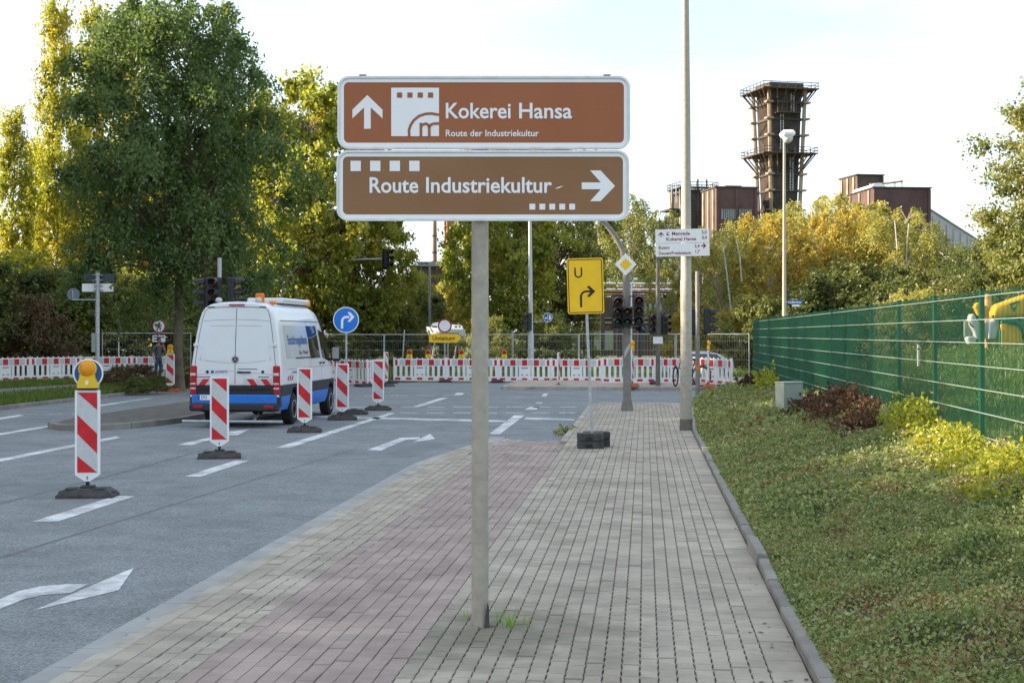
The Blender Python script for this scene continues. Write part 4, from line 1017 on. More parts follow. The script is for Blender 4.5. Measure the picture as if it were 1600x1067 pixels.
# lamp behind the fence with street name sign
dd = 60.0; q = dd/F; z_ = lambda py: zat(py, dd)
r = thing('street_lamp', 'slim lamp post with white lantern head in front of the quenching tower', 'street lamp', at(1225.5, dd, -.16), YAW)
mb = MB(); mb.tube([(0,0,0),(0,0,z_(490)),(.0,0,z_(215)+.16)], [.1,.09,.055], 12); mb.build('pole', 'pole', r)
mb = MB(); mb.box((.08,-.25,z_(211)+.16), (.56,.75,.28), ch=.09); lh = mb.build('lantern', 'sign_white', r); 
mb = MB(); mb.sphere((.08,-.3,z_(213)+.05), (.22,.28,.24)); mb.build('lantern_bowl', 'reflective', lh)
r = thing('street_name_sign', 'small blue street name sign with white plate below on the slim lamp post', 'sign', at(1225.5, dd, 0), YAW)
pl = flat(r, 'plate', [((x-1225.5)*q, z_(y)) for x, y in ((1230.5,468.5),(1254.5,468.5),(1254.5,475.5),(1230.5,475.5))], 'dark_blue', -.01, .01)
text('Lindberghstr.', 'sign_white', pl, (1232-1225.5)*q, (1253-1225.5)*q, z_(473.8), 3.6*q, -.012, .02)
pl = flat(r, 'lower_plate', [((x-1225.5)*q, z_(y)) for x, y in ((1238,476),(1249,476),(1249,479),(1238,479))], 'sign_white', -.01, .01)
mb = MB(); mb.box((2.7*q,0,z_(472)), (5*q,.03,.05)); mb.build('clamp', 'galv', r)
# thin lamp left of the chimney
dd = 86.0; q = dd/F; z_ = lambda py: zat(py, dd)
r = thing('street_lamp', 'thin grey street lamp with a flat head pointing left below the chimney', 'street lamp', at(671.5, dd, -.16), YAW)
mb = MB(); mb.tube([(0,0,0),(0,0,z_(414)+.16),((664-671.5)*q,0,z_(411)+.16)], [.1,.06,.045], 8); mb.build('pole', 'galv', r)
mb = MB(); mb.box(((660-671.5)*q,0,z_(410.5)+.16), (.7,.3,.12), ch=.03); mb.build('lamp_head', 'galv', r)
dd = 80.0; q = dd/F; z_ = lambda py: zat(py, dd)
r = thing('street_lamp', 'thin white path lamp with a small curved head behind the priority diamond mast', 'street lamp', at(986.5, dd, -.16), YAW)
mb = MB(); mb.tube([(0,0,0),(0,0,z_(442)),(.05,0,z_(437)),(.16,0,z_(433))], [.06,.045,.04,.04], 8); mb.build('pole', 'sign_white', r)
mb = MB(); mb.sphere((.22,0,z_(432)), (.14,.1,.09)); mb.build('lamp_head', 'sign_white', r)

# ================================================================== green double-rod fence
fr = thing('green_fence', 'long green double-rod mesh fence with square posts along the planting bed', 'fence', (XF, 8, 0), 0)
YF0, YF1 = 8.0, 47.6; WZ = [2.262-.248*i for i in range(7)]
y = 15.75-2.5*3; k = 0
while y < YF1+.6:
    mb = MB(); mb.box((.045,y-8,1.18), (.05,.075,2.3), ch=.006); mb.box((.045,y-8,2.335), (.058,.083,.012)); mb.build('post', 'fence_green', fr)
    bars = MB(); n = 50
    for i in range(n):
        yy = y-8+.02+i*.05
        if yy+8 < YF1+.3: bars.box((0,yy,1.4), (.0057,.006,1.84))
    if bars.v:
        o = bars.build('mesh_bars', 'fence_green', fr); o['kind'] = 'stuff'
        for z in WZ:
            mb = MB(); mb.tube([(-.009,y-8+.0,z), (-.009,min(y+2.5, YF1)-8,z)], .0045, 6); mb.tube([(.009,y-8,z), (.009,min(y+2.5, YF1)-8,z)], .0045, 6); mb.build('rod', 'rod', fr)
    y += 2.5
# cabinet in the bed
g = G(1233, 643, .22)
for _ in range(20): g = G(1233, 643, .5*g.z+.5*bedz(g.x, g.y))
r = thing('utility_cabinet', 'small pale green-grey utility cabinet standing in the planting bed', 'cabinet', (g.x, g.y, g.z-.02), .5)
mb = MB(); mb.box((0,0,.28), (.43,.3,.56), ch=.008); mb.build('body', 'cabinet', r)
mb = MB(); mb.box((0,0,.575), (.45,.32,.03), ch=.008); mb.build('lid', 'cabinet', r)
mb = MB(); mb.box((0,-.153,.28), (.38,.008,.48)); dr = mb.build('door', 'cabinet', r); mb = MB(); mb.box((.14,-.16,.36), (.03,.012,.06)); mb.build('lock', 'housing', dr)
# ================================================================== the white van
mat('van_white', (.72,.73,.74), .16, var=.03, scale=2, spec=.5); mat('van_blue', (.015,.17,.62), .35, var=.05); mat('van_grey', (.03,.031,.034), .65, var=.1, scale=8)
mat('tail_red', (.4,.01,.02), .2, var=.1); mat('tail_clear', (.6,.58,.58), .2); mat('tyre', (.016,.016,.017), .85); mat('rim', (.42,.43,.44), .35, metal=.6)
mat('decal', (.57,.6,.63), .1, var=.06, scale=3); mat('decal_blue', (.02,.1,.33), .4); mat('gap', (.06,.06,.065), .8); mat('wheel_well', (.01,.01,.01), .95)
gw = G(455, 662.5, ZR); VX = gw.x-.9; VY = gw.y-1.24
van = thing('van', 'white high-roof service van with blue skirt driving away in the left lane', 'van', (VX, VY, ZR), 0)
PROF = [(.36,.93), (.50,.975), (.66,.985), (.90,.995), (1.15,.99), (1.40,.968), (1.70,.93), (2.00,.888), (2.28,.84), (2.46,.79), (2.56,.72), (2.63,.6), (2.67,.4), (2.69,.001)]
LEN = 5.95; WR, WFr = 1.24, 4.9
def hwid(z):
    for (z0, w0), (z1, w1) in zip(PROF[:-1], PROF[1:]):
        if z0 <= z <= z1: return w0+(w1-w0)*(z-z0)/(z1-z0)
    return PROF[0][1] if z < PROF[0][0] else 0
def roof(y):
    pts = [(0,2.64), (.1,2.68), (.4,2.69), (3.7,2.69), (4.1,2.62), (4.35,2.48), (4.6,2.2), (4.9,1.8), (5.15,1.46), (5.3,1.33), (5.6,1.2), (5.85,1.02), (5.95,.85)]
    for (a, b), (c, d) in zip(pts[:-1], pts[1:]):
        if a <= y <= c: return b+(d-b)*(y-a)/(c-a)
    return .85
def wsc(y):
    if y < .16: return .965+.035*math.sin(min(1, y/.16)*math.pi/2)
    if y > 4.6: return 1-.17*((y-4.6)/1.35)**2.2
    return 1.0
def ry(z): return 0 if z < 1.05 else .16*((z-1.05)/1.6)**1.6
def arch(y, z):
    for c in (WR, WFr):
        d = abs(y-c)
        if d < .46: z = max(z, .36+math.sqrt(.46**2-d*d)*1.02)
    return z
ST = sorted(set([0,.03,.08,.16,.3,.5,3.6,3.9,4.1,4.35]+[i*.12+.6 for i in range(45)]+[WR+d for d in (-.46,-.45,.45,.46)]+[WFr+d for d in (-.46,-.45,.45,.46)]))
ST = [y for y in ST if y <= LEN]+([LEN] if LEN not in ST else [])
mb = MB(); n = len(PROF); V = []
def vpt(y, k, s):
    z, w_ = PROF[k]; h = roof(y); zz = z if z <= 1.15 else 1.15+(z-1.15)*(h-1.15)/(2.69-1.15)
    if h < 1.15: zz = .36+(min(z, 2.69)-.36)*(h-.36)/(2.69-.36)
    if k < 6: zz = arch(y, zz) if zz < .9 else zz
    sh = ry(zz)*max(0, 1-y/1.0)
    return (s*w_*wsc(y), y+sh, zz)
for y in ST:
    V += [vpt(y, k, 1) for k in range(n)]+[vpt(y, k, -1) for k in range(n)]
def vm(z, y):
    if z < .62: return 1 if y > .06 else 2
    if z < .9: return 2
    return 0
k2 = 2*n
for i in range(len(ST)-1):
    for k in range(n-1):
        zc = PROF[k][0]*.5+PROF[k+1][0]*.5; ym = (ST[i]+ST[i+1])/2
        m_ = 0 if zc > .9 or ym > 5.35 else (2 if zc > .66 or ym > 5.2 else 1)
        a = i*k2; b = a+k2
        mb.add([V[a+k], V[b+k], V[b+k+1], V[a+k+1]], [(0,1,2,3)], m_, True); mb.add([V[a+n+k], V[a+n+k+1], V[b+n+k+1], V[b+n+k]], [(0,1,2,3)], m_, True)
for k in range(n-1):
    zc = PROF[k][0]*.5+PROF[k+1][0]*.5
    mb.add([V[k], V[k+1], V[n+k+1], V[n+k]], [(0,1,2,3)], 0 if zc > .9 else 2, True)
    a = (len(ST)-1)*k2; mb.add([V[a+k], V[a+n+k], V[a+n+k+1], V[a+k+1]], [(0,1,2,3)], 0, True)
me = mb.mesh('body', ['van_white', 'van_blue', 'van_grey'])
bm = bmesh.new(); bm.from_mesh(me); bmesh.ops.remove_doubles(bm, verts=bm.verts, dist=.0008); bmesh.ops.recalc_face_normals(bm, faces=bm.faces); bm.to_mesh(me); bm.free(); me.set_sharp_from_angle(angle=R(38))
body = link('body', me, van)
mb = MB(); mb.box((0,2.9,.42), (1.6,5.4,.2)); mb.box((0,WR,.6), (1.76,.86,.5)); mb.box((0,WFr,.6), (1.76,.86,.5)); mb.build('underbody', 'wheel_well', van)
def side(name, y0, y1, z0, z1, m, off=.005, parent=None, poly=None, ny=6, nz=6, s=1):
    # patch that follows the right (s=1) or left flank
    mb = MB(); V = []
    for j in range(nz+1):
        for i in range(ny+1):
            u, v = i/ny, j/nz
            if poly: # bilinear quad in (y,z)
                (ay, az), (by, bz), (cy, cz), (dy, dz) = poly
                y = (ay*(1-u)+by*u)*(1-v)+(dy*(1-u)+cy*u)*v; z = (az*(1-u)+bz*u)*(1-v)+(dz*(1-u)+cz*u)*v
            else: y, z = y0+(y1-y0)*u, z0+(z1-z0)*v
            V.append((s*(hwid(z)*wsc(y)+off), y+ry(z)*max(0, 1-y), z))
    mb.add(V, [(j*(ny+1)+i, j*(ny+1)+i+1, (j+1)*(ny+1)+i+1, (j+1)*(ny+1)+i) for j in range(nz) for i in range(ny)], 0, True)
    return mb.build(name, m, parent or van)
def rear(name, poly, m, off=.006, parent=None):
    n = len(poly); mb = MB()
    V = [(x, ry(z)-off, z) for x, z in poly]+[(x, ry(z)-off+.003, z) for x, z in poly]
    mb.add(V, [list(range(n)), list(range(2*n-1, n-1, -1))]+[[i, (i+1) % n, (i+1) % n+n, i+n] for i in range(n)]); return mb.build(name, m, parent or van)
for s in (-1, 1):
    # rear door: outline built from strips between two heights so that it follows the lean of the tail
    zs = [.93,1.1,1.3,1.5,1.7,1.9,2.1,2.3,2.45,2.53]
    mb = MB(); V = []
    for z in zs:
        e = hwid(z)*.965-.075; V += [(s*.006, ry(z)-.007, z), (s*e, ry(z)-.007, z), (s*.006, ry(z)+.01, z), (s*e, ry(z)+.01, z)]
    Fc = []
    for i in range(len(zs)-1):
        a = 4*i; Fc += [(a, a+1, a+5, a+4), (a+1, a+3, a+7, a+5), (a, a+4, a+6, a+2)]
    Fc += [(0,1,3,2), (a+4, a+5, a+7, a+6)]
    mb.add(V, Fc, 0, True); dr = mb.build('rear_door', 'van_white', van)
    mb = MB(); V = []; zz = [1.42,1.55,1.7,1.85,2.0,2.1,2.15]
    for i, z in enumerate(zz):
        e = hwid(z)*.965-.16; ins = .05 if i in (0, len(zz)-1) else 0
        V += [(s*(.05+ins), ry(z)-.0105, z), (s*(e-ins), ry(z)-.0105, z)]
    mb.add(V, [(2*i, 2*i+1, 2*i+3, 2*i+2) for i in range(len(zz)-1)], 0, True); mb.build('pressed_panel', 'van_white', dr)
    for z in (1.75, 1.05):
        if z < 1.2: continue
        mb = MB(); mb.box((s*(hwid(z)*.965-.04), ry(z)-.02, z), (.12,.03,.07), ch=.01); mb.build('hinge', 'van_white', dr)
    mb = MB(); mb.box((s*.9,-.0,1.0), (.14,.1,.62), ch=.02); tl_ = mb.build('tail_light', 'tail_red', van)
    for z in (1.13, .93, .83): 
        mb = MB(); mb.box((s*.902,-.05,z), (.115,.012,.055 if z > 1 else .03)); mb.build('clear_lens', 'tail_clear', tl_)
    mb = MB(); mb.box((s*.9,-.005,.67), (.13,.1,.05), ch=.01); mb.build('lower_clear_lens', 'sign_white', tl_)
    rear('round_vent', [(s*.6+x, 1.18+z) for x, z in circ(0,0,.033,14)], 'black', .012)
def seam(name, pts, wd=.011):
    mb = MB()
    mb.tube([(x, ry(z)-.006, z) for x, z in pts], wd/2, 4, smooth=False); return mb.build(name, 'gap', van)
for s in (-1, 1):
    seam('door_seam', [(s*(hwid(z)*.965-.07), z) for z in (.93,1.1,1.3,1.5,1.7,1.9,2.1,2.3,2.42,2.5)]+[(s*.6,2.54),(s*.3,2.555),(s*.008,2.56)])
    seam('crease_line', [(s*.03,2.29),(s*.45,2.28),(s*(hwid(2.25)*.965-.09),2.25)], .008)
    seam('crease_line', [(s*.03,2.16),(s*.55,2.155),(s*(hwid(2.1)*.965-.17),2.1),(s*(hwid(1.7)*.965-.16),1.7),(s*(hwid(1.45)*.965-.17),1.45)], .007)
    seam('crease_line', [(s*.03,1.36),(s*.4,1.38),(s*.8,1.44)], .006)
    seam('crease_line', [(s*.03,1.2),(s*.4,1.16),(s*.82,1.12)], .006)
# colours at the tail
mb = MB(); mb.box((0,-.045,.6), (1.84,.09,.2), ch=.02); mb.build('blue_tail_panel', 'van_blue', van)
mb = MB(); mb.box((0,-.06,.43), (1.93,.16,.16), ch=.035); bump = mb.build('bumper', 'van_grey', van)
for s in (-1, 1):
    mb = MB(); mb.box((s*.93,.05,.58), (.09,.2,.3), ch=.02); mb.build('bumper_corner', 'van_grey', bump)
    mb = MB(); mb.box((s*.76,-.145,.45), (.2,.02,.07), ch=.006); mb.build('reflector', 'tail_red', bump)
mb = MB(); mb.tube([(-1.08,-.2,.14),(1.08,-.2,.14)], .032, 12); mb.tube([(-.45,-.2,.14),(-.45,.2,.3)], .03, 8); mb.tube([(.45,-.2,.14),(.45,.2,.3)], .03, 8)
mb.build('underrun_bar', 'rim', van)
mb = MB(); mb.box((0,-.012,.82), (1.5,.02,.035)); mb.build('number_plate_trim', 'black', van)
mb = MB(); mb.box((-.52,-.095,.64), (.52,.012,.11)); np_ = mb.build('number_plate', 'sign_white', van)
text('DO', 'black', np_, -.7, -.58, .61, .07, -.1025, .01); 
flat(np_, 'plate_band', [(-.78,.588),(-.735,.588),(-.735,.692),(-.78,.692)], 'dark_blue', -.1035, -.1015)
# chevron strips, gap, emblem, handle, lettering
for s in (-1, 1):
    pl = rear('hazard_strip', [(s*.1+s*.08,.9),(s*.8,.9),(s*.8,1.03),(s*.18,1.03)], 'reflective', .011)
    for k in range(2):
        x = .25+k*.3; rear('red_bar', [(s*(x+.1),.9),(s*(x+.24),.9),(s*(x+.14),1.03),(s*x,1.03)], 'red', .0145, pl)
rear('door_gap', [(-.006,.93),(.006,.93),(.006,1.4),(.006,1.9),(.006,2.53),(-.006,2.53),(-.006,1.9),(-.006,1.4)], 'gap', .0125)
em = rear('star_emblem', [(x, 1.44+z) for x, z in circ(0,0,.075,22)], 'black', .014)
mb = MB(); 
mb.ring(circ(0,1.44,.07,22), circ(0,1.44,.058,22), ry(1.44)-.021, ry(1.44)-.0145)
for a in (90, 210, 330): mb.prism([(.062*math.cos(R(a)), 1.44+.062*math.sin(R(a))), (.012*math.cos(R(a+60)), 1.44+.012*math.sin(R(a+60))), (0,1.44), (.012*math.cos(R(a-60)), 1.44+.012*math.sin(R(a-60)))], ry(1.44)-.021, ry(1.44)-.0145)
mb.build('star', 'rim', em)
mb = MB(); mb.box((.2,-.03,1.17), (.3,.03,.035), ch=.01); mb.build('door_handle', 'black', van)
text('DONETZ', 'decal_blue', van, -.42, -.16, 1.35-.19, .05, -.013); rear('blue_square', [(-.52,1.15),(-.46,1.15),(-.46,1.21),(-.52,1.21)], 'decal_blue', .012)
rear('small_print', [(.06,1.235),(.48,1.235),(.48,1.25),(.06,1.25)], 'decal_blue', .012)
for x0, x1 in ((-.85,-.52), (.5,.74)): rear('model_lettering', [(x0,1.065),(x1,1.065),(x1,1.08),(x0,1.08)], 'gap', .012)
mb = MB(); mb.box((0,ry(2.6)-.02,2.6), (.34,.03,.03), ch=.008); mb.build('high_brake_light', 'tail_red', van)
for x in (-.66, .66): mb = MB(); mb.box((x*.85,ry(2.57)-.01,2.555), (.15,.02,.02)); mb.build('roof_slot', 'gap', van)
# roof fittings
mb = MB(); mb.lathe([(.09,2.66),(.1,2.68),(.1,2.84),(.08,2.86)], 16, (.36,.65,0)); mb.build('orange_beacon', 'orange', van)
mb = MB(); mb.box((.62,.75,2.66), (.14,.14,.07), ch=.02); mb.build('orange_marker', 'orange', van)
for x in (-.45, .42): mb = MB(); mb.sphere((x,.32,2.71), (.075,.06,.055)); mb.build('work_lamp', 'reflective' , van)
mb = MB(); mb.sphere((.05,.36,2.73), (.12,.08,.04)); mb.build('roof_camera', 'black', van)
mb = MB(); mb.box((.3,2.5,2.72), (.8,2.5,.12), ch=.03); rb = mb.build('roof_board', 'van_white', van)
mb = MB(); mb.box((.46,3.9,2.71), (.42,.3,.17), ch=.03); mb.build('front_light_bar', 'orange', rb)
# flank
side('covered_window', .62, 2.72, 1.46, 2.17, 'decal', .006, ny=12)
side('side_window', 2.8, 3.72, 1.46, 2.12, 'glass_dark', .007, poly=[(2.8,1.42),(3.76,1.42),(3.66,2.17),(2.66,2.17)])
side('door_window', 3.95, 4.7, 1.45, 2.05, 'glass_dark', .007, poly=[(3.98,1.42),(4.95,1.3),(4.5,1.98),(3.86,2.1)])
side('sliding_rail', 1.4, 2.9, 1.435, 1.465, 'gap', .008)
for y in (2.72, 3.8): side('door_gap', y, y+.012, .92, 2.3, 'gap', .005, nz=12)
side('door_gap', 4.98, 4.992, .92, 1.3, 'gap', .005)
side('swage_line', .5, 5.0, 1.22, 1.226, 'gap', .004, ny=14); side('roof_gutter', .4, 4.1, 2.26, 2.275, 'gap', .004, ny=14)
mapf = lambda dz=0: (lambda p: (hwid(p[2])*wsc(p[0])+.0095, p[0]+ry(p[2])*max(0, 1-p[0]), p[2]))
mapt = lambda p: (hwid(p[2])*wsc(p[0])+.01, p[0], p[2])
text('Entstörungsdienst', 'decal_blue', van, .85, 2.62, 1.76, .19, 0, .03, mapf=mapt)
text('Gas · Wasser', 'gap', van, 1.75, 2.6, 1.53, .09, 0, .01, mapf=mapt)
side('decal_text', 1.0, 1.55, 1.13, 1.16, 'decal_blue', .006)
for k in range(3): side('hazard_bar', 0, 0, 0, 0, 'red', .008, poly=[(.55+k*.18,.98),(.63+k*.18,.98),(.69+k*.18,1.08),(.61+k*.18,1.08)])
for k in range(2): side('hazard_bar', 0, 0, 0, 0, 'red', .008, poly=[(5.12+k*.18,1.0),(5.2+k*.18,1.0),(5.26+k*.18,1.09),(5.18+k*.18,1.09)])
for y in (3.68, 4.02): mb = MB(); mb.box((hwid(1.25)+.015,y,1.3), (.03,.17,.04), ch=.01); mb.build('door_handle', 'black', van)
for s in (-1, 1):
    mb = MB(); mb.box((s*1.14,4.72,1.5), (.2,.12,.36), ch=.04); mr = mb.build('mirror', 'housing', van)
    mb = MB(); mb.box((s*1.14,4.655,1.52), (.16,.008,.27)); mb.build('mirror_glass', 'rim', mr); mb = MB(); mb.tube([(s*.95,4.75,1.35),(s*1.1,4.73,1.42)], .03, 8); mb.build('mirror_arm', 'housing', mr)
mb = MB(); mb.add([(-.78,4.42,2.42),(.78,4.42,2.42),(.88,5.12,1.52),(-.88,5.12,1.52)], [(0,1,2,3)]); o = mb.build('windscreen', 'glass_dark', van); o.location = (0,.012,.012)
def wheel(x, y, dual=False):
    mb = MB(); s = 1 if x > 0 else -1
    mb.lathe([(.2,-.11),(.3,-.115),(.335,-.09),(.342,0),(.335,.09),(.3,.115),(.2,.11)], 28, (0,0,0), 'x'); tw = mb.build('wheel', 'tyre', van, (x,y,.342))
    mb = MB(); mb.lathe([(.205,.085),(.2,.118),(.17,.112),(.155,.07),(.08,.085),(.06,.11),(.01,.11)] if s > 0 else [(.205,-.085),(.2,-.118),(.17,-.112),(.155,-.07),(.08,-.085),(.06,-.11),(.01,-.11)], 24, (0,0,0), 'x'); rm = mb.build('rim', 'rim', tw)
    mb = MB()
    for k in range(8):
        a = k*math.pi/4; mb.lathe([(.018,s*.06),(.018,s*.088)], 8, (0,.118*math.cos(a),.118*math.sin(a)), 'x')
    mb.build('rim_holes', 'black', tw)
for x in (-.86, .86): wheel(x, WR); wheel(x, WFr)

# ================================================================== people
def skinned(name, joints, edges, root=0):
    me = bpy.data.meshes.new(name); me.from_pydata([j[0] for j in joints], edges, [])
    ob = bpy.data.objects.new('tmp', me); C.objects.link(ob); ob.modifiers.new('s', 'SKIN')
    for i, (p, r_) in enumerate(joints):
        sv = me.skin_vertices[0].data[i]; sv.radius = r_ if isinstance(r_, tuple) else (r_, r_); sv.use_root = (i == root)
    sb = ob.modifiers.new('b', 'SUBSURF'); sb.levels = 2; sb.render_levels = 2
    bpy.context.view_layer.update()
    out = bpy.data.meshes.new_from_object(ob.evaluated_get(bpy.context.evaluated_depsgraph_get())); bpy.data.objects.remove(ob)
    out.name = name; out.polygons.foreach_set('use_smooth', [True]*len(out.polygons)); return out
def person(loc, rz, label, shirt, trousers, pose='phone', h=1.0):
    root = thing('person', label, 'person', loc, rz)
    # faces -y ; z up ; x to the person's left
    J = [((0,0,.95),(.155,.11)), ((0,.01,1.12),(.14,.1)), ((0,.0,1.3),(.165,.115)), ((0,.0,1.43),(.12,.09)), ((0,-.015,1.5),.055), ((0,-.04,1.56),.05),
         ((.09,0,.86),(.09,.095)), ((.1,-.03,.5),.062), ((.1,.02,.28),.056), ((.1,.03,.09),.042), ((.1,-.1,.05),(.045,.035)), ((.1,-.18,.04),(.04,.025)),
         ((-.09,0,.86),(.09,.095)), ((-.1,.02,.5),.062), ((-.1,.1,.28),.056), ((-.1,.13,.09),.042), ((-.1,.02,.05),(.045,.035)), ((-.1,-.07,.04),(.04,.025)),
         ((.19,0,1.4),.058), ((.25,.05,1.14),.047), ((.2,-.12,1.3) if pose == 'phone' else (.27,-.03,.9),.036), ((.11,-.15,1.5) if pose == 'phone' else (.27,-.08,.8),.034),
         ((-.19,0,1.4),.058), ((-.25,.06,1.14),.047), ((-.25,-.05,.92),.036), ((-.25,-.1,.8),.034)]
    E = [(0,1),(1,2),(2,3),(3,4),(4,5),(0,6),(6,7),(7,8),(8,9),(9,10),(10,11),(0,12),(12,13),(13,14),(14,15),(15,16),(16,17),(3,18),(18,19),(19,20),(20,21),(3,22),(22,23),(23,24),(24,25)]
    me = skinned('body', J, E)
    # fingers and head grow from the same figure
    bmh = bmesh.new(); bmh.from_mesh(me)
    mh = MB(); mh.sphere((0,-.05,1.655), (.075,.095,.118), 0, 20, 14)
    for v_ in range(len(mh.v)):
        x, y, z = mh.v[v_]
        if y < -.1 and z < 1.64: x *= .86
        mh.v[v_] = (x, y, z)
    mh.prism([(-.012,1.63),(.012,1.63),(.006,1.675),(-.006,1.675)], -.168, -.13)
    for s in (-1, 1): mh.sphere((s*.077,-.045,1.65), (.012,.022,.032), 0, 8, 6)
    for s, tip in ((1, J[21][0]), (-1, J[25][0])):
        base = Vector(tip)
        for k in range(4):
            d = Vector((0,-.02,.055)) if (s == 1 and pose == 'phone') else Vector((0,-.01,-.05))
            o_ = Vector((0, (k-1.5)*.018, 0)) if True else 0
            L = (.9,1.05,1,.8)[k]; mh.tube([base+o_, base+o_+d*.7*L, base+o_+d*1.25*L+Vector((-.012*s,0,0))], [.0095,.009,.006], 6)
        mh.tube([base, base+Vector((-.02*s,-.03,.015)), base+Vector((-.03*s,-.045,.03))], [.011,.01,.007], 6)
    hm = mh.mesh('tmp', 'skin'); bmh.from_mesh(hm); bmh.to_mesh(me); bmh.free()
    for m_ in (shirt, trousers, 'skin', 'black'): me.materials.append(MATS[m_])
    for p in me.polygons:
        c = p.center; i = 0
        if c.z < .97 and abs(c.x) < .21: i = 1
        if c.z < .08: i = 3
        if c.z > 1.475 and abs(c.x) < .1: i = 2
        if abs(c.x) > .2 and c.z < 1.17: i = 2
        if pose == 'phone' and c.x > .05 and c.z > 1.12 and (c.y < -.125 or c.z > 1.44 and c.y < -.07): i = 2
        p.material_index = i; p.use_smooth = True
    bd = link('body', me, root, scale=(h,h,h))
    hr = MB(); hr.sphere((0,-.03,1.7), (.088,.1,.095), 0, 16, 10)
    hr.v = [(x, y, max(z, 1.62+.08*max(0, -y/.1)) if y < -.06 else z) for x, y, z in hr.v]; hr.build('hair', 'hair', root, None).scale = (h,h,h)
    return root
dd = 58.6; g = at(247.5, dd, -.07)
person(g, YAW+R(55), 'dark-haired person in grey T-shirt and blue patterned trousers, hand at face, behind the barrier', 'shirt', 'trousers')
mat('vest', (.85,.17,.02), .7); mat('jeans', (.03,.05,.1), .9)
person(at(972.5, 150, -.16), YAW, 'tiny far worker in orange vest standing before the brown industrial hall', 'vest', 'jeans', 'stand')

# ================================================================== bicycle
dd = 50.5; g = at(1078, dd, 0); bk = thing('bicycle', 'dark bicycle parked against the barrier behind the lamp post', 'bicycle', g, YAW+.12)
def bwheel(x, rz):
    w_ = link('wheel', None, bk) if False else None
    mb = MB(); n = 28
    mb.tube([(.335*math.cos(2*math.pi*k/n), 0, .335*math.sin(2*math.pi*k/n)) for k in range(n+1)], .026, 8); ty = mb.build('tyre', 'tyre', bk, (x,0,.355), (0,0,rz))
    mb = MB()
    for k in range(14): a = k*math.pi/7; mb.tube([(.02*math.cos(a),.02*(-1)**k,.02*math.sin(a)), (.315*math.cos(a),0,.315*math.sin(a))], .0025, 3)
    mb.tube([(0,-.04,0),(0,.04,0)], .02, 8); mb.build('spokes', 'galv', ty)
    mb = MB(); mb.tube([(.385*math.cos(R(a)),0,.385*math.sin(R(a))) for a in range(20,180,16)], .018, 5); mb.build('mudguard', 'black', ty)
bwheel(.42, 0); bwheel(-.52, R(62))
mb = MB()
A = Vector((.42,0,.355)); BB = Vector((0,0,.29)); SE = Vector((.14,0,.78)); HD = Vector((-.36,0,.82)); HB = Vector((-.4,0,.68)); FW = Vector((-.52,0,.355))
for a, b, rr in ((A,BB,.012),(A,SE,.01),(BB,SE,.017),(SE,HD,.016),(BB,HB,.018),(HD,HB,.018)): mb.tube([a,b], rr, 8)
mb.build('frame', 'black', bk)
mb = MB(); mb.tube([HB, Vector((-.46,.0,.55)), FW], .013, 8); mb.tube([HD, Vector((-.34,0,.97))], .013, 8); mb.tube([(-.26,-.27,1.0),(-.36,-.2,1.02),(-.35,0,.98),(-.36,.2,1.02),(-.26,.27,1.0)], .012, 8); mb.build('fork_and_handlebar', 'black', bk)
mb = MB(); mb.tube([SE, Vector((.17,0,.93))], .012, 8); mb.sphere((.2,0,.96), (.14,.08,.04)); mb.build('saddle', 'black', bk)
mb = MB(); mb.lathe([(.09,-.01),(.09,.01)], 16, (0,-.05,.29), 'y'); mb.tube([BB+Vector((0,-.07,0)), BB+Vector((.08,-.07,-.15))], .01, 6); mb.box((.08,-.12,.14), (.08,.1,.02)); mb.tube([BB+Vector((0,.07,0)), BB+Vector((-.08,.07,.15))], .01, 6); mb.box((-.08,.12,.44), (.08,.1,.02)); mb.build('crank_and_pedals', 'rim', bk)
mb = MB(); mb.box((.5,0,.75), (.3,.12,.02)); mb.tube([(.5,.0,.74),(.42,.06,.36)], .008, 5); mb.build('rack', 'black', bk)

# ================================================================== silver car behind the barrier
dd = 66; car = thing('parked_car', 'silver car roof showing above the barrier behind the bicycle', 'car', at(1085, dd, -.16), YAW); car.scale = (.85, .85, .85)
mat('car_silver', (.42,.45,.47), .3, metal=.5)
mb = MB(); prof = [(-1.95,.32),(-1.98,.6),(-1.85,.78),(-1.1,.9),(-.55,1.32),(-.2,1.43),(.6,1.44),(1.2,1.32),(1.75,.95),(2.0,.9),(2.03,.5),(1.95,.3)]
V = []
for (x, z) in prof:
    hw_ = .84 if z < .95 else .84-(z-.95)*.42
    V += [(x,-hw_,z), (x,hw_,z)]
nn = len(prof); Fc = [(2*i, 2*i+1, 2*(i+1)+1, 2*(i+1)) for i in range(nn-1)]+[[2*i for i in range(nn)], [2*i+1 for i in range(nn)][::-1], (2*nn-2, 2*nn-1, 1, 0)]
mb.add(V, Fc); mb.build('body', 'car_silver', car)
for s in (-1, 1):
    mb = MB(); mb.add([(-.95,s*.86,.97),(1.45,s*.86,.97),(1.1,s*.72,1.3),(-.45,s*.72,1.3)], [(0,1,2,3)]); mb.build('side_glass', 'glass_dark', car)
    for x in (-1.25, 1.3):
        mb = MB(); mb.lathe([(.2,-.1),(.31,-.1),(.32,0),(.31,.1),(.2,.1)], 20, (x,s*.78,.32), 'y'); mb.build('wheel', 'tyre', car)
mb = MB(); mb.add([(-1.08,-.7,.93),(-1.08,.7,.93),(-.58,.62,1.3),(-.58,-.62,1.3)], [(0,1,2,3)]); o = mb.build('windscreen', 'glass_dark', car); o.location = (-.02,0,.015)

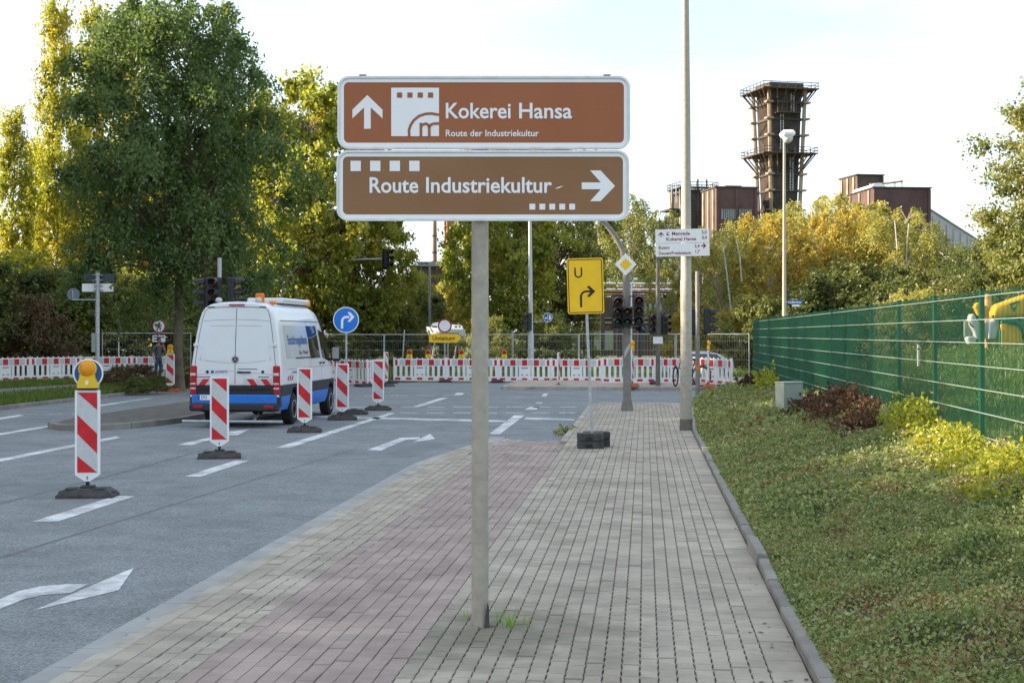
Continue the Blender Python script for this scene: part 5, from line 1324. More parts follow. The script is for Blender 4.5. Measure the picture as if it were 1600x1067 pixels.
# ================================================================== white motorboat
dd = 74; q = dd/F; boat = thing('motorboat', 'white cabin motorboat stored on trestles behind the mesh fence', 'boat', at(697, dd, -.16), YAW)
zz = lambda py: zat(py, dd)+.16
L0, L1 = (666-697)*q, (726-697)*q; dk, ke = zz(515), zz(536)
mb = MB(); V = []; sts = 12
for i in range(sts+1):
    u = i/sts; x = L0+(L1-L0)*u; wd = .95*math.sin(min(1, u*2.2)*math.pi/2)**.7+.02; kk = ke+(dk-ke)*max(0, 1-u*3.2)**1.5*.92; sh = .14*(1-u)**2
    V += [(x,-wd,dk+sh), (x,-wd*.86,(dk+kk)/2), (x,0,kk), (x,wd*.86,(dk+kk)/2), (x,wd,dk+sh)]
mb.add(V, [(5*i+k, 5*i+k+1, 5*i+k+6, 5*i+k+5) for i in range(sts) for k in range(4)]+[(5*i+4, 5*i, 5*i+5, 5*i+9) for i in range(sts)]+[tuple(5*sts+k for k in range(5))], 0, True); mb.build('hull', 'white', boat)
mb = MB(); mb.prism([((672-697)*q,zz(514.5)),((677-697)*q,zz(505)),((686-697)*q,zz(503.5)),((708-697)*q,zz(507)),((722-697)*q,zz(508.5)),((724-697)*q,zz(515))], -.6, .6); cb = mb.build('cabin', 'white', boat)
for a, b in ((676,684), (711,715), (717,720)): 
    mb = MB(); mb.prism([((a-697)*q,zz(511.5)),((b-697)*q,zz(512)),((b-697)*q,zz(509.5)),((a+1-697)*q,zz(509.5))], -.608, -.601); mb.build('cabin_window', 'glass_dark', cb)
mb = MB(); mb.box((.2,0,zz(521)-.0), (L1-L0-1.0,1.92,.05)); mb.build('rubbing_strake', 'dark_plate', boat)
mb = MB()
for x in (-.55, .6): 
    for y in (-.6, .6): mb.tube([(x-.3,y,0),(x,y,ke+.15),(x+.3,y,0)], .04, 6)
mb.build('trestles', 'galv', boat)

# ================================================================== yellow play inflatable behind the fence
dd = 36.0; q = dd/F; g = at(1556, dd, 0); zb = bankz(g.x, g.y)
mat('inflate_yellow', (.85,.5,.01), .45, var=.08); mat('inflate_tan', (.65,.42,.15), .5); mat('inflate_white', (.62,.64,.66), .5, var=.08, scale=2); mat('inflate_green', (.01,.2,.15), .45)
inf = thing('inflatable', 'yellow and white inflatable play structure with green triangle emblem behind the green fence', 'inflatable', (g.x, g.y, 0), YAW)
x_ = lambda px: (px-1556)*q; z_ = lambda py: zat(py, dd)
def puff(name, poly, y0, y1, m, parent=None, bev=.09):
    mb = MB(); mb.prism(poly, y0, y1); me = mb.mesh(name, m); bm = bmesh.new(); bm.from_mesh(me)
    bmesh.ops.bevel(bm, geom=bm.edges[:], offset=bev, segments=3, affect='EDGES', profile=.5); bm.to_mesh(me); bm.free()
    me.polygons.foreach_set('use_smooth', [True]*len(me.polygons)); me.set_sharp_from_angle(angle=R(50)); return link(name, me, parent or inf)
beam = puff('yellow_beam', [(x_(1544),z_(498)),(x_(1545),z_(486)),(x_(1551),z_(477)),(x_(1575),z_(469)),(x_(1602),z_(460)),(x_(1640),z_(452)),(x_(1640),z_(490)),(x_(1602),z_(493)),(x_(1566),z_(495)),(x_(1558),z_(498))], -.35, .35, 'inflate_yellow')
tri = flat(beam, 'triangle_emblem', [(x_(1569),z_(475)),(x_(1586),z_(470)),(x_(1577),z_(488.5))], 'inflate_green', -.362, -.352)
flat(beam, 'emblem_centre', [(x_(1573),z_(477.5)),(x_(1582),z_(474.5)),(x_(1579.5),z_(480)),(x_(1574.5),z_(481.5))], 'inflate_yellow', -.368, -.363)
mb = MB(); mb.tube([(x_(1547),.2,zb),(x_(1547),.2,z_(468)),(x_(1547),.2,z_(462))], [.095,.095,.05], 14); mb.sphere((x_(1547),.2,z_(464.5)), (.095,.095,.09)); mb.build('tan_column', 'inflate_tan', inf)
puff('yellow_paddle', [(x_(1530),z_(494)),(x_(1526),z_(487)),(x_(1523),z_(480)),(x_(1524.5),z_(474.5)),(x_(1530),z_(472)),(x_(1534),z_(474)),(x_(1534),z_(492))], .0, .2, 'inflate_yellow', None, .04)
puff('white_wing', [(x_(1512.5),z_(500)),(x_(1514),z_(493)),(x_(1517.5),z_(489.5)),(x_(1521),z_(492)),(x_(1524),z_(501)),(x_(1532),z_(504)),(x_(1532),z_(531)),(x_(1522),z_(531)),(x_(1519),z_(518)),(x_(1514),z_(509))], -.15, .15, 'inflate_white', None, .05)
puff('white_wing', [(x_(1540),z_(531)),(x_(1540),z_(503)),(x_(1547),z_(501)),(x_(1550),z_(491)),(x_(1554),z_(492)),(x_(1558),z_(502)),(x_(1556.5),z_(515)),(x_(1554),z_(529))], -.2, .12, 'inflate_white', None, .05)
puff('grey_panel', [(x_(1507.5),z_(527)),(x_(1507.5),z_(502)),(x_(1512),z_(501)),(x_(1518),z_(513)),(x_(1519),z_(527))], .02, .12, 'cabinet', None, .02)
puff('white_paw', [(x_(1505),z_(528)),(x_(1508),z_(525.5)),(x_(1519),z_(526)),(x_(1519),z_(535)),(x_(1509),z_(539)),(x_(1506.5),z_(534))], -.3, -.05, 'inflate_white', None, .04)
puff('yellow_base', [(x_(1558),zb-.05),(x_(1558),z_(505)),(x_(1585),z_(506)),(x_(1592),z_(518)),(x_(1594),zb-.05)], -.25, .25, 'inflate_yellow', None, .06)
mb = MB(); mb.tube([(x_(1558),-.3,z_(502)),(x_(1578),-.3,z_(502)),(x_(1590),-.3,z_(508)),(x_(1598),-.3,z_(520)),(x_(1602),-.3,zb)], .07, 10); mb.tube([(x_(1556.5),-.28,z_(515)),(x_(1556.5),-.28,zb)], .04, 8); mb.build('green_arch', 'inflate_green', inf)
mb = MB(); mb.tube([(x_(1511),-.2,z_(503)),(x_(1513),-.2,z_(508)),(x_(1517),-.2,z_(511))], .02, 6); mb.box((x_(1544),-.36,z_(495)), (.04,.02,.08)); mb.build('dark_trim', 'black', inf)
r = thing('white_marker_post', 'short white post standing on the lawn behind the green fence', 'post', (lambda g: (g.x, g.y, bankz(g.x, g.y)-.05))(at(1435, 33, 0)), YAW)
mb = MB(); mb.tube([(0,0,0),(0,0,.62)], .035, 10); mb.build('shaft', 'sign_white', r); mb = MB(); mb.tube([(0,0,.5),(0,0,.53)], .037, 10); mb.sphere((0,0,.63), (.036,.036,.025)); mb.build('cap', 'dark_plate', r)
# ================================================================== trees
leafmat('leaf_dark', [(.045,.078,.026), (.08,.13,.04), (.125,.18,.055), (.18,.23,.08)], .4, .5)
leafmat('leaf_poplar', [(.14,.18,.025), (.26,.28,.035), (.38,.34,.04), (.48,.32,.04)], .52, .25)
leafmat('leaf_maple', [(.12,.17,.03), (.21,.25,.04), (.33,.32,.05), (.44,.35,.055)], .52, .35)
leafmat('leaf_birch', [(.17,.19,.055), (.27,.27,.075), (.36,.33,.095), (.4,.32,.11)], .42, .35)
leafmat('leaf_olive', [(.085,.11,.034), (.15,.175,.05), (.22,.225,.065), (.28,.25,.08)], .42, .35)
leafmat('leaf_shrub', [(.045,.068,.024), (.085,.11,.034), (.13,.15,.044), (.2,.18,.055)], .4, .4)
leafmat('leaf_brown', [(.07,.048,.028), (.13,.085,.05), (.18,.115,.065), (.12,.12,.045)], .3, .4)
leafmat('leaf_gold', [(.24,.21,.045), (.35,.29,.06), (.42,.31,.065), (.25,.25,.05)], .45, .5)
def crown_points(seed, H, zb, rfun, n_cl, twigs, per, clr, droop=0.0, flat_=.75, shell=.5):
    g = np.random.default_rng(seed); cl = []
    tries = 0
    while len(cl) < n_cl and tries < n_cl*60:
        tries += 1
        z = zb+(H-zb)*g.random()**.9; rmax = rfun((z-zb)/(H-zb)); a = g.random()*2*np.pi
        rmax *= 1+.16*np.sin(a*3+z*.8+seed)+.1*np.sin(a*5-z*1.7)
        r = rmax*g.random()**shell; p = np.array([r*np.cos(a), r*np.sin(a), z])
        if all(np.linalg.norm(p-c) > clr*.62 for c in cl[-60:]): cl.append(p)
    cl = np.array(cl); pts = []; out = []
    for c in cl:
        rad = np.array([c[0], c[1], 0]); rad = rad/(np.linalg.norm(rad)+1e-6)
        s = clr*(.7+.6*g.random())
        d = g.normal(size=(twigs,3)); d /= np.linalg.norm(d, axis=1)[:,None]; d = d*.85+rad*.45+np.array([0,0,.18]); d[:,2] *= flat_
        ln = s*(.55+.6*g.random(twigs)); t = g.random((twigs, per))**.7
        q = c+d[:,None,:]*(ln[:,None]*t)[:,:,None]+g.normal(size=(twigs,per,3))*s*.09
        q[:,:,2] -= droop*(t*ln[:,None])*(1+g.random((twigs,1))*1.5)
        pts.append(q.reshape(-1,3)); o_ = np.repeat(d[:,None,:], per, 1).reshape(-1,3); out.append(o_)
    return cl, np.concatenate(pts), np.concatenate(out)
def limb_mesh(seed, H, zb, cl, r0, m, frac=.9, lean=.3, thin=1.0, nl=None, low=.8):
    rd = random.Random(seed); mb = MB(); wob = [(rd.uniform(-1,1), rd.uniform(-1,1)) for _ in range(9)]
    def tr(z):
        t = z/H; k = min(7, int(t*8)); f = t*8-k; a = wob[k]; b = wob[k+1]
        return Vector(((a[0]*(1-f)+b[0]*f)*lean*t, (a[1]*(1-f)+b[1]*f)*lean*t, z))
    zt = H*frac; N = 12
    mb.tube([(0,0,-.3), (0,0,.0)]+[tr(zt*i/N) for i in range(1, N+1)], [r0*1.5, r0*1.25]+[max(.012, r0*(1-.93*i/N)) for i in range(1, N+1)], 9)
    idx = list(range(len(cl))); rd.shuffle(idx)
    for i in idx[:nl or len(idx)]:
        c = Vector(cl[i]); hr = math.hypot(c.x, c.y); za = max(zb*low, min(zt*.97, c.z-hr*rd.uniform(.5, .95)-.2)); a = tr(za)
        mid = a.lerp(c, .5)+Vector((0,0,hr*rd.uniform(.02,.14))); k = r0*(1-.9*za/H)*.5*thin
        mb.tube([a, mid, c], [max(.015, min(k, .02+hr*.02)), max(.012, k*.5), .008], 5)
    return mb.mesh('trunk', m)
TREES = {}
def species(key, seed, H, zb, rfun, n_cl, twigs, per, clr, leaf, size, trunk_r, bark='bark', droop=0., up=.3, frac=.9, flat_=.75, shell=.5, aspect=1.7, lean=.3, nl=None, thin=1.0):
    cl, pts, out = crown_points(seed, H, zb, rfun, n_cl, twigs, per, clr, droop, flat_, shell)
    crown = leaf_cloud('crown', pts, size, leaf, up=up, aspect=aspect, outward=out, link_it=False)
    TREES[key] = (limb_mesh(seed, H, zb, cl, trunk_r, bark, frac, lean, thin, nl, 1.35 if key == 'ash' else .8), crown, H)
rnd_c = lambda t: math.sin(math.pi*min(1, max(0, .08+.9*t)))**.6
species('ash', 3, 13.6, 3.0, lambda t: 4.5*(math.sin(math.pi*(.2+.7*t))**.6)*(1+.12*math.sin(t*17)), 185, 34, 16, 1.25, 'leaf_dark', .175, .23, droop=.5, up=.3, frac=.86, flat_=.6, aspect=2.2, lean=.6)
species('poplar', 5, 20, 1.5, lambda t: .35+1.75*math.sin(math.pi*(.12+.8*t))**.8*(1-.35*t), 150, 16, 14, .95, 'leaf_poplar', .19, .2, frac=.97, flat_=1.5, lean=.5, aspect=1.3)
species('maple', 7, 14, 2.6, lambda t: 4.1*rnd_c(t), 170, 20, 13, 1.15, 'leaf_maple', .22, .2, frac=.85, flat_=.7, aspect=1.25, lean=.5)
species('birch', 9, 10, 1.0, lambda t: .5+2.35*math.sin(math.pi*(.12+.78*t))**.8, 100, 18, 15, .85, 'leaf_birch', .135, .09, 'bark_white', droop=.9, frac=.95, flat_=.7, aspect=1.5, lean=1.1, thin=.8)
species('birch_b', 19, 10, .6, lambda t: .7+2.1*math.sin(math.pi*(.18+.7*t))**.9, 110, 18, 15, .85, 'leaf_birch', .145, .1, 'bark_white', droop=.6, frac=.93, flat_=.8, aspect=1.4, lean=1.4, thin=.8)
species('shrub', 13, 4.6, .1, lambda t: 2.4*math.sin(math.pi*(.3+.66*t))**.7, 70, 18, 13, .8, 'leaf_shrub', .15, .07, frac=.7, aspect=1.5, nl=40)
species('oak', 17, 11, 1.6, lambda t: 4.0*rnd_c(t), 180, 20, 14, 1.05, 'leaf_olive', .16, .18, frac=.85, flat_=.7, aspect=1.6, lean=.5)
tcount = 0
def tree(key, name, label, loc, H, rz=None, wide=1.0, leaf=None, group=None, cat='tree'):
    global tcount
    tcount += 1; tm, cm, h0 = TREES[key]; s = H/h0
    r = thing(name, label, cat, loc, (tcount*2.399) % 6.283 if rz is None else rz, group); r.scale = (s*wide, s*wide, s)
    link('trunk' if cat == 'tree' else 'stems', tm, r); c = link('crown' if cat == 'tree' else 'foliage', cm, r)
    if leaf:
        c.material_slots[0].link = 'OBJECT'; c.material_slots[0].material = MATS[leaf]
    return r
def tr_px(key, name, label, px, d, top, wide=1.0, leaf=None, z=-.16, group=None, cat='tree', rz=None):
    return tree(key, name, label, at(px, d, z), zat(top, d)-z, rz, wide, leaf, group, cat)
tr_px('ash', 'large_tree', 'large dark green deciduous tree with a broad crown on the verge left of the van', 279, 49.5, -6, .84, z=-.05, rz=.6)
for px, d, top, wd, lab in ((88, 86, 18, .62, 'tallest golden poplar standing free against the sky'), (150, 90, 26, .62, 'poplar half hidden behind the large dark green tree'), (22, 80, 182, .8, 'short slender poplar beside the tallest golden poplar'),
                            (-40, 84, 150, .7, 'poplar at the outer end of the poplar row'), (205, 94, 90, .6, 'poplar mostly behind the large dark tree crown'), (55, 95, 230, .7, 'thin yellow-green poplar in the gap between two taller poplars'), (118, 84, 205, .7, 'yellow-green poplar below the two tallest poplar tops')):
    tr_px('poplar', 'poplar_tree', lab, px, d, top, wd, group='poplars left of the road')
for px, d, top, wd, leaf, lab in ((478, 78, 128, .84, None, 'yellow-green maple rising left of the brown sign boards'), (405, 84, 170, .8, 'leaf_olive', 'olive green maple between large dark tree and the yellow maple'), (575, 80, 255, .72, None, 'yellow-green maple whose leaves hang below the left end of the brown boards'),
                                  (325, 88, 240, .9, None, 'yellow maple seen through the large dark tree behind the van'), (250, 92, 260, .9, 'leaf_gold', 'golden maple glowing behind the large dark tree trunk'),
                                  (790, 80, 215, .8, 'leaf_maple', 'green maple directly behind the grey post of the brown boards'), (866, 86, 225, .8, 'leaf_olive', 'darker maple behind the tall pole with the blue round sign'), (740, 96, 318, .6, None, 'small yellow maple by the brick tower')):
    tr_px('maple', 'maple_tree', lab, px, d, top, wd, leaf, group='maples beyond the junction')
BR = [('birch',985,152,300,.9,'leaf_olive','dark olive birch behind the priority diamond'), ('birch',938,160,345,.9,'leaf_birch','pale birch behind the yellow diversion sign'), ('birch_b',1022,158,330,.8,'leaf_olive','narrow olive birch left of the white cycle plates'), ('birch_b',1080,84,352,.95,None,'yellow birch directly behind the white cycle plates'),
      ('birch',1128,80,362,.95,None,'yellow birch with white stems right of the lamp post'), ('birch',1176,88,340,1,None,'birch in front of the brick hall with the wide window'), ('birch_b',1212,80,330,1,'leaf_gold','golden birch at the foot of the quenching tower'),
      ('birch',1262,88,306,1,None,'tall birch just right of the slim lantern post'), ('birch_b',1308,82,322,1,'leaf_gold','golden leafy birch left of the dark box-shaped building'), ('birch_b',1352,86,303,1,None,'tallest birch below the box-shaped brick building'),
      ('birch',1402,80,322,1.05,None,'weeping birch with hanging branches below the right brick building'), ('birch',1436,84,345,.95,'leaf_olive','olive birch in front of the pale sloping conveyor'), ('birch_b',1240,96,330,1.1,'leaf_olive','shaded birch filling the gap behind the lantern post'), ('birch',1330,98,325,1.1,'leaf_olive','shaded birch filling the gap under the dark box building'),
      ('birch_b',1490,92,388,.8,'leaf_gold','small reddish-gold birch before the sloping conveyor'), ('birch',620,84,425,.9,None,'small weeping birch below the thin street lamp head'), ('birch',655,92,418,.7,None,'slim pale birch before the pipe bridge by the chimney'), ('birch_b',716,88,440,.55,'leaf_gold','small golden birch beside the white boat')]
STEMS = {1128: [((1128,380),(1133,405),(1137,440),(1143,492)), ((1150,372),(1156,402),(1159,440))], 1176: [((1178,340),(1172,365),(1163,400),(1157,440))], 1262: [((1268,330),(1272,370),(1270,420))], 1402: [((1398,345),(1402,390),(1399,440)), ((1420,350),(1416,400),(1418,450))]}
for k, px, d, top, wd, leaf, lab in BR:
    r = tr_px(k, 'birch_tree', lab, px, d, top, wd, leaf, group='birches beyond the junction')
    for st_ in STEMS.get(px, []):
        inv = Matrix.LocRotScale(r.location, r.rotation_euler.to_quaternion(), r.scale).inverted()
        mb = MB(); mb.tube([inv @ P(a, b, d-2.3) for a, b in st_], [.035+.03*i/len(st_) for i in range(len(st_))], 6); mb.build('stem', 'bark_white', r)
tr_px('oak', 'oak_tree', 'leafy olive tree reaching in above the far end of the lawn at the picture edge', 1668, 46, 130, .92, None, z=1.3)
for px, d, top, lab in ((1530, 72, 388, 'dark green tree behind the yellow inflatable'), (1590, 66, 360, 'dark green tree right behind the leafy olive tree'), (1475, 78, 410, 'low dark tree behind the white marker post'), (1640, 74, 330, 'dark green tree beyond the olive tree, at the end of the row')):
    tr_px('oak', 'dark_tree', lab, px, d, top, 1.1, 'leaf_shrub', group='dark trees behind the lawn')
SH = [(-20,66,415,1.2,None),(25,70,405,1.2,'leaf_maple'),(72,67,430,1.1,None),(58,64,470,.8,'leaf_brown'),(115,69,425,1.15,'leaf_olive'),(165,71,420,1.15,'leaf_maple'),(212,69,440,1.1,'leaf_olive'),(258,73,430,1.2,'leaf_maple'),(322,72,450,1.2,None),(372,74,460,1.1,'leaf_maple'),(440,78,468,1.2,None),(505,80,465,1.2,'leaf_maple'),(560,82,455,1.2,None),(608,84,470,1.1,None),
      (770,72,500,.8,'leaf_olive'),(858,74,495,1,'leaf_olive'),(815,84,470,1.2,None),(880,86,470,.9,'leaf_olive'),(640,90,455,1.2,None),
      (1085,78,480,1.0,'leaf_gold'),(1140,76,490,1.0,'leaf_gold'),(1190,74,470,1.1,'leaf_olive'),(1255,76,455,1.2,None),(1305,74,430,1.2,None),(1350,78,420,1.2,None),(1395,72,450,1.1,None),(1440,74,425,1.2,None),(1500,70,440,1.2,None),(1560,68,430,1.2,None),(1610,66,430,1.2,None),(1420,66,462,1.0,'leaf_birch')]
NAMES = {None: 'dark green', 'leaf_brown': 'brownish', 'leaf_olive': 'olive green', 'leaf_gold': 'golden yellow', 'leaf_birch': 'yellowish', 'leaf_maple': 'yellow-green'}
WHERE = {-20: 'at the outer end of the thicket under the outer poplar', 25: 'below the short slender poplar', 72: 'below the tallest golden poplar', 58: 'in front of the thicket below the tallest golden poplar', 115: 'behind the round sign seen from its back', 165: 'right behind the two street name plates on the left post',
  212: 'between the street name post and the no-pedestrians sign', 258: 'behind the no-pedestrians sign', 322: 'between the large tree trunk and the van', 372: 'behind the signal post on the island', 440: 'at the foot of the arched signal mast', 505: 'behind the cab of the white van', 560: 'behind the blue right-turn sign', 608: 'behind the bare leaning post',
  770: 'beside the grey post of the brown boards', 858: 'below the small blue cycle path sign', 815: 'behind the tall light-grey lamp pole', 880: 'behind the yellow diversion sign', 640: 'beside the thin street lamp below the chimney', 1085: 'behind the signal post at the bed corner', 1140: 'behind the angled barrier by the fence end',
  1190: 'just beyond the far end of the green fence', 1255: 'beside the small blue street name sign', 1305: 'below the golden birch near the box-shaped building', 1350: 'below the tallest birch', 1395: 'below the weeping birch', 1440: 'below the olive birch by the conveyor', 1500: 'below the small reddish-gold birch', 1560: 'behind the yellow inflatable', 1610: 'under the leafy olive tree by the lawn', 1420: 'behind the white marker post on the lawn'}
for px, d, top, wd, leaf in SH:
    tr_px('shrub', 'tall_shrub', f'tall {NAMES[leaf]} shrub {WHERE[px]}', px, d, top, wd, leaf, group='tall shrubs beyond the junction', cat='shrub')
# low hedge by the beacon at the large tree
for px, d, top, leaf, lab in ((190, 53, 574, 'leaf_brown', 'low brown bare shrub left of the lamp beacon by the large tree'), (222, 51, 572, 'leaf_brown', 'low brown shrub right in front of the person'), (212, 46, 590, 'leaf_shrub', 'low green shrub at the kerb before the brown shrubs'), (245, 47, 588, 'leaf_shrub', 'low green shrub at the kerb beside the orange beacon foot'), (290, 52, 585, 'leaf_brown', 'low brown shrub at the foot of the large tree trunk')):
    tr_px('shrub', 'low_shrub', lab, px, d, top, 2.3 if d > 50 else 1.7, leaf, z=-.05, cat='shrub', group='low shrubs by the large tree')
for px, d, top, lab in ((607, 76, 552, 'low green bush behind the mesh fence at the bare post'), (690, 70, 556, 'low green bush under the white boat'), (940, 70, 560, 'low bush on the rough ground behind the diversion sign post'), (1125, 67, 556, 'low green bush behind the silver car'), (780, 68, 545, 'low bush with yellow leaves beside the maple trunk')):
    tr_px('shrub', 'low_bush', lab, px, d, top, 1.1, 'leaf_olive', z=-.16, cat='shrub', group='low bushes behind the barriers')
# unseen double tree row left of the frame, added to keep the road in shade
k = 0
for row, xo in ((0, -36), (1, -44)):
    for i in range(12):
        y = -14+i*6.6+row*3.3
        if -.0 + (xo*ca+y*sa)/max(.1, -xo*sa+y*ca)*F+800 > -260: continue
        tree('maple' if (i+row) % 3 else 'oak', 'shade_row_tree', 'unseen leafy tree of the double row added to shade the road', (xo+random.uniform(-1,1), y, -.16), (17.2 if row == 0 else 20.3)+random.uniform(-.6,.8), None, 1.0, 'leaf_olive', 'unseen double tree row added for shade'); k += 1

# ================================================================== old coking plant
def tower(px, d, w_, name, label, z_top, levels, m, m2, scale_top=1.0):
    r = thing(name, label, 'tower', at(px, d, -.16), YAW+.12)
    return r
dd = 300.0; q = dd/F; z_ = lambda py: zat(py, dd)+.16
r = thing('quenching_tower', 'tall rusty timber-clad quenching tower with two walkway galleries', 'tower', at(1217, dd, -.16), YAW+R(14))
def half(z): # slightly tapering shaft, half width
    py = HOR-(z-.16-EYE)/q; return (23.5+ (300-py)/(300-145)*5.0)*q
zt, zb_ = z_(141), 0
mb = MB(); lv = [0, z_(330)]+[z_(p) for p in (300,275,245,215,190,165,141)]
for z0, z1 in zip(lv[:-1], lv[1:]):
    a, b = half(z0)*.92, half(z1)*.92; mb.add([(-a,-a,z0),(a,-a,z0),(a,a,z0),(-a,a,z0),(-b,-b,z1),(b,-b,z1),(b,b,z1),(-b,b,z1)], [(0,1,5,4),(1,2,6,5),(2,3,7,6),(3,0,4,7)])
b = half(zt)*.92; mb.add([(-b,-b,zt),(b,-b,zt),(b,b,zt),(-b,b,zt)], [(0,1,2,3)]); mb.build('shaft', 'rust', r)
for face in range(4):
    rot = Matrix.Rotation(face*math.pi/2, 3, 'Z'); mb = MB(); bd = MB()
    for k in range(15):                     # boards
        u = -.9+1.8*k/14; mb.tube([rot @ Vector((u*half(2)*.92,-half(2)*.925,2)), rot @ Vector((u*half(zt)*.92,-half(zt)*.925,zt))], .12, 4, smooth=False)
    mb.build('board_ribs', 'rust_dark' if face == 0 else 'rust', r)
    for z in lv[1:]: bd.box(tuple(rot @ Vector((0,-half(z)*.95,z))), (2*half(z) if face % 2 == 0 else .5, .5 if face % 2 == 0 else 2*half(z), .45))
    for (za, zc, s) in ((z_(330),z_(275),1),(z_(245),z_(215),-1),(z_(215),z_(190),1),(z_(165),z_(141),1),(z_(275),z_(245),1)):
        bd.tube([rot @ Vector((-s*half(za)*.9,-half(za)*.96,za)), rot @ Vector((s*half(zc)*.9,-half(zc)*.96,zc))], .17, 4, smooth=False)
    bd.build('bracing', 'rust_dark', r)
for sx in (-1,1):
    for sy in (-1,1):
        mb = MB(); mb.tube([(sx*half(0)*1.06,sy*half(0)*1.06,0),(sx*half(zt)*1.06,sy*half(zt)*1.06,zt)], .4, 6)
        for z in lv[1:-1]: mb.box((sx*half(z)*1.12,sy*half(z)*1.12,z), (1.5,1.5,.35))
        mb.build('corner_column', 'concrete_rust' if 'concrete_rust' in MATS else mat('concrete_rust', (.2,.15,.1), .9, coords='World', scale=.5, col2=(.36,.3,.22)), r)
def gallery(r, z, hw_, dep, m='rust'):
    mb = MB(); o = hw_+dep
    for a in range(4):
        rot = Matrix.Rotation(a*math.pi/2, 3, 'Z')
        mb.add([tuple(rot @ Vector(v)) for v in ((-o,-o,z),(o,-o,z),(hw_*.9,-hw_*.9,z),(-hw_*.9,-hw_*.9,z),(-o,-o,z+.25),(o,-o,z+.25),(hw_*.9,-hw_*.9,z+.25),(-hw_*.9,-hw_*.9,z+.25))], [(0,1,2,3),(4,5,6,7),(0,1,5,4)])
        for u in np.linspace(-.85, .85, 6): mb.tube([rot @ Vector((u*o,-o*.98,z)), rot @ Vector((u*hw_,-hw_*.98,z-dep*1.5))], .13, 4, smooth=False)
    fl = mb.build('gallery', m, r); ra = MB()
    for a in range(4):
        rot = Matrix.Rotation(a*math.pi/2, 3, 'Z')
        for hz in (.7, 1.35): ra.tube([rot @ Vector((-o,-o,z+hz)), rot @ Vector((o,-o,z+hz))], .07, 4, smooth=False)
        for u in np.linspace(-1, 1, 8): ra.tube([rot @ Vector((u*o,-o,z)), rot @ Vector((u*o,-o,z+1.4))], .07, 4, smooth=False)
    ra.build('railing', 'rust_dark', fl)
gallery(r, z_(146), half(zt), 2.3); gallery(r, z_(245), half(z_(245)), 2.6)
mb = MB(); b = half(zt)*.98; mb.box((0,0,zt+.2), (2*b,2*b,1.5)); mb.build('crown_box', 'rust', r)
for a, z0, z1, u in ((0, z_(238), z_(181), -.28), (0, z_(300), z_(248), .42), (0, z_(181), z_(150), .35)):
    mb = MB(); x = u*half(z0); yy = -half(z0)*1.06
    for s in (-.32, .32): mb.tube([(x+s,yy,z0),(x+s,yy,z1)], .09, 4, smooth=False)
    k = z0
    while k < z1: mb.tube([(x-.32,yy,k),(x+.32,yy,k)], .06, 4, smooth=False); k += .6
    mb.build('ladder', 'galv', r)
mb = MB(); zz = z_(181); mb.box((0,-half(zz)-.7,zz), (half(zz)*1.4,1.4,.2))
for u in np.linspace(-.7, .7, 6): mb.tube([(u*half(zz),-half(zz)-1.4,zz),(u*half(zz),-half(zz)-1.4,zz+2.2)], .1, 4, smooth=False)
mb.tube([(-.7*half(zz),-half(zz)-1.4,zz+2.2),(.7*half(zz),-half(zz)-1.4,zz+2.2)], .1, 4); mb.build('small_balcony', 'rust', r)
# lower dark tower
dd = 320.0; q = dd/F; z_ = lambda py: zat(py, dd)+.16
r = thing('small_tower', 'lower dark steel tower with railing half hidden behind the lamp post', 'tower', at(1082, dd, -.16), YAW+R(12))
h = 24*q; mb = MB(); mb.box((0,0,z_(300)/2), (2*h,2*h,z_(300)-.5)); mb.build('shaft', 'rust_dark', r)
mb = MB()
for z in (z_(300), z_(315), z_(330)): mb.box((0,-h*1.0,z), (2*h,.4,.3))
for u in (-.6,0,.6): mb.box((u*h,-h-.1,z_(330)), (.3,.3,z_(300)*.4))
mb.build('bracing', 'rust', r)
gallery(r, z_(297), h, 7*q, 'rust_dark'); 
for s in (-1, 1): mb = MB(); mb.tube([(-h*1.1,s*h,0),(-h*1.1,s*h,z_(297))], .45, 6); mb.build('side_column', 'concrete_rust', r)
mb = MB(); mb.box((-h*1.45,0,z_(330)), (h*.9,2*h,.4)); mb.tube([(-h*1.85,-h,z_(330)),(-h,-h,z_(343))], .25, 4); mb.build('side_platform', 'rust_dark', r)
mb = MB(); 
for s in (-.5, .5): mb.tube([(-h*1.6+s,-h,z_(320)),(-h*1.6+s,-h,z_(297))], .08, 4)
mb.build('ladder', 'galv', r)
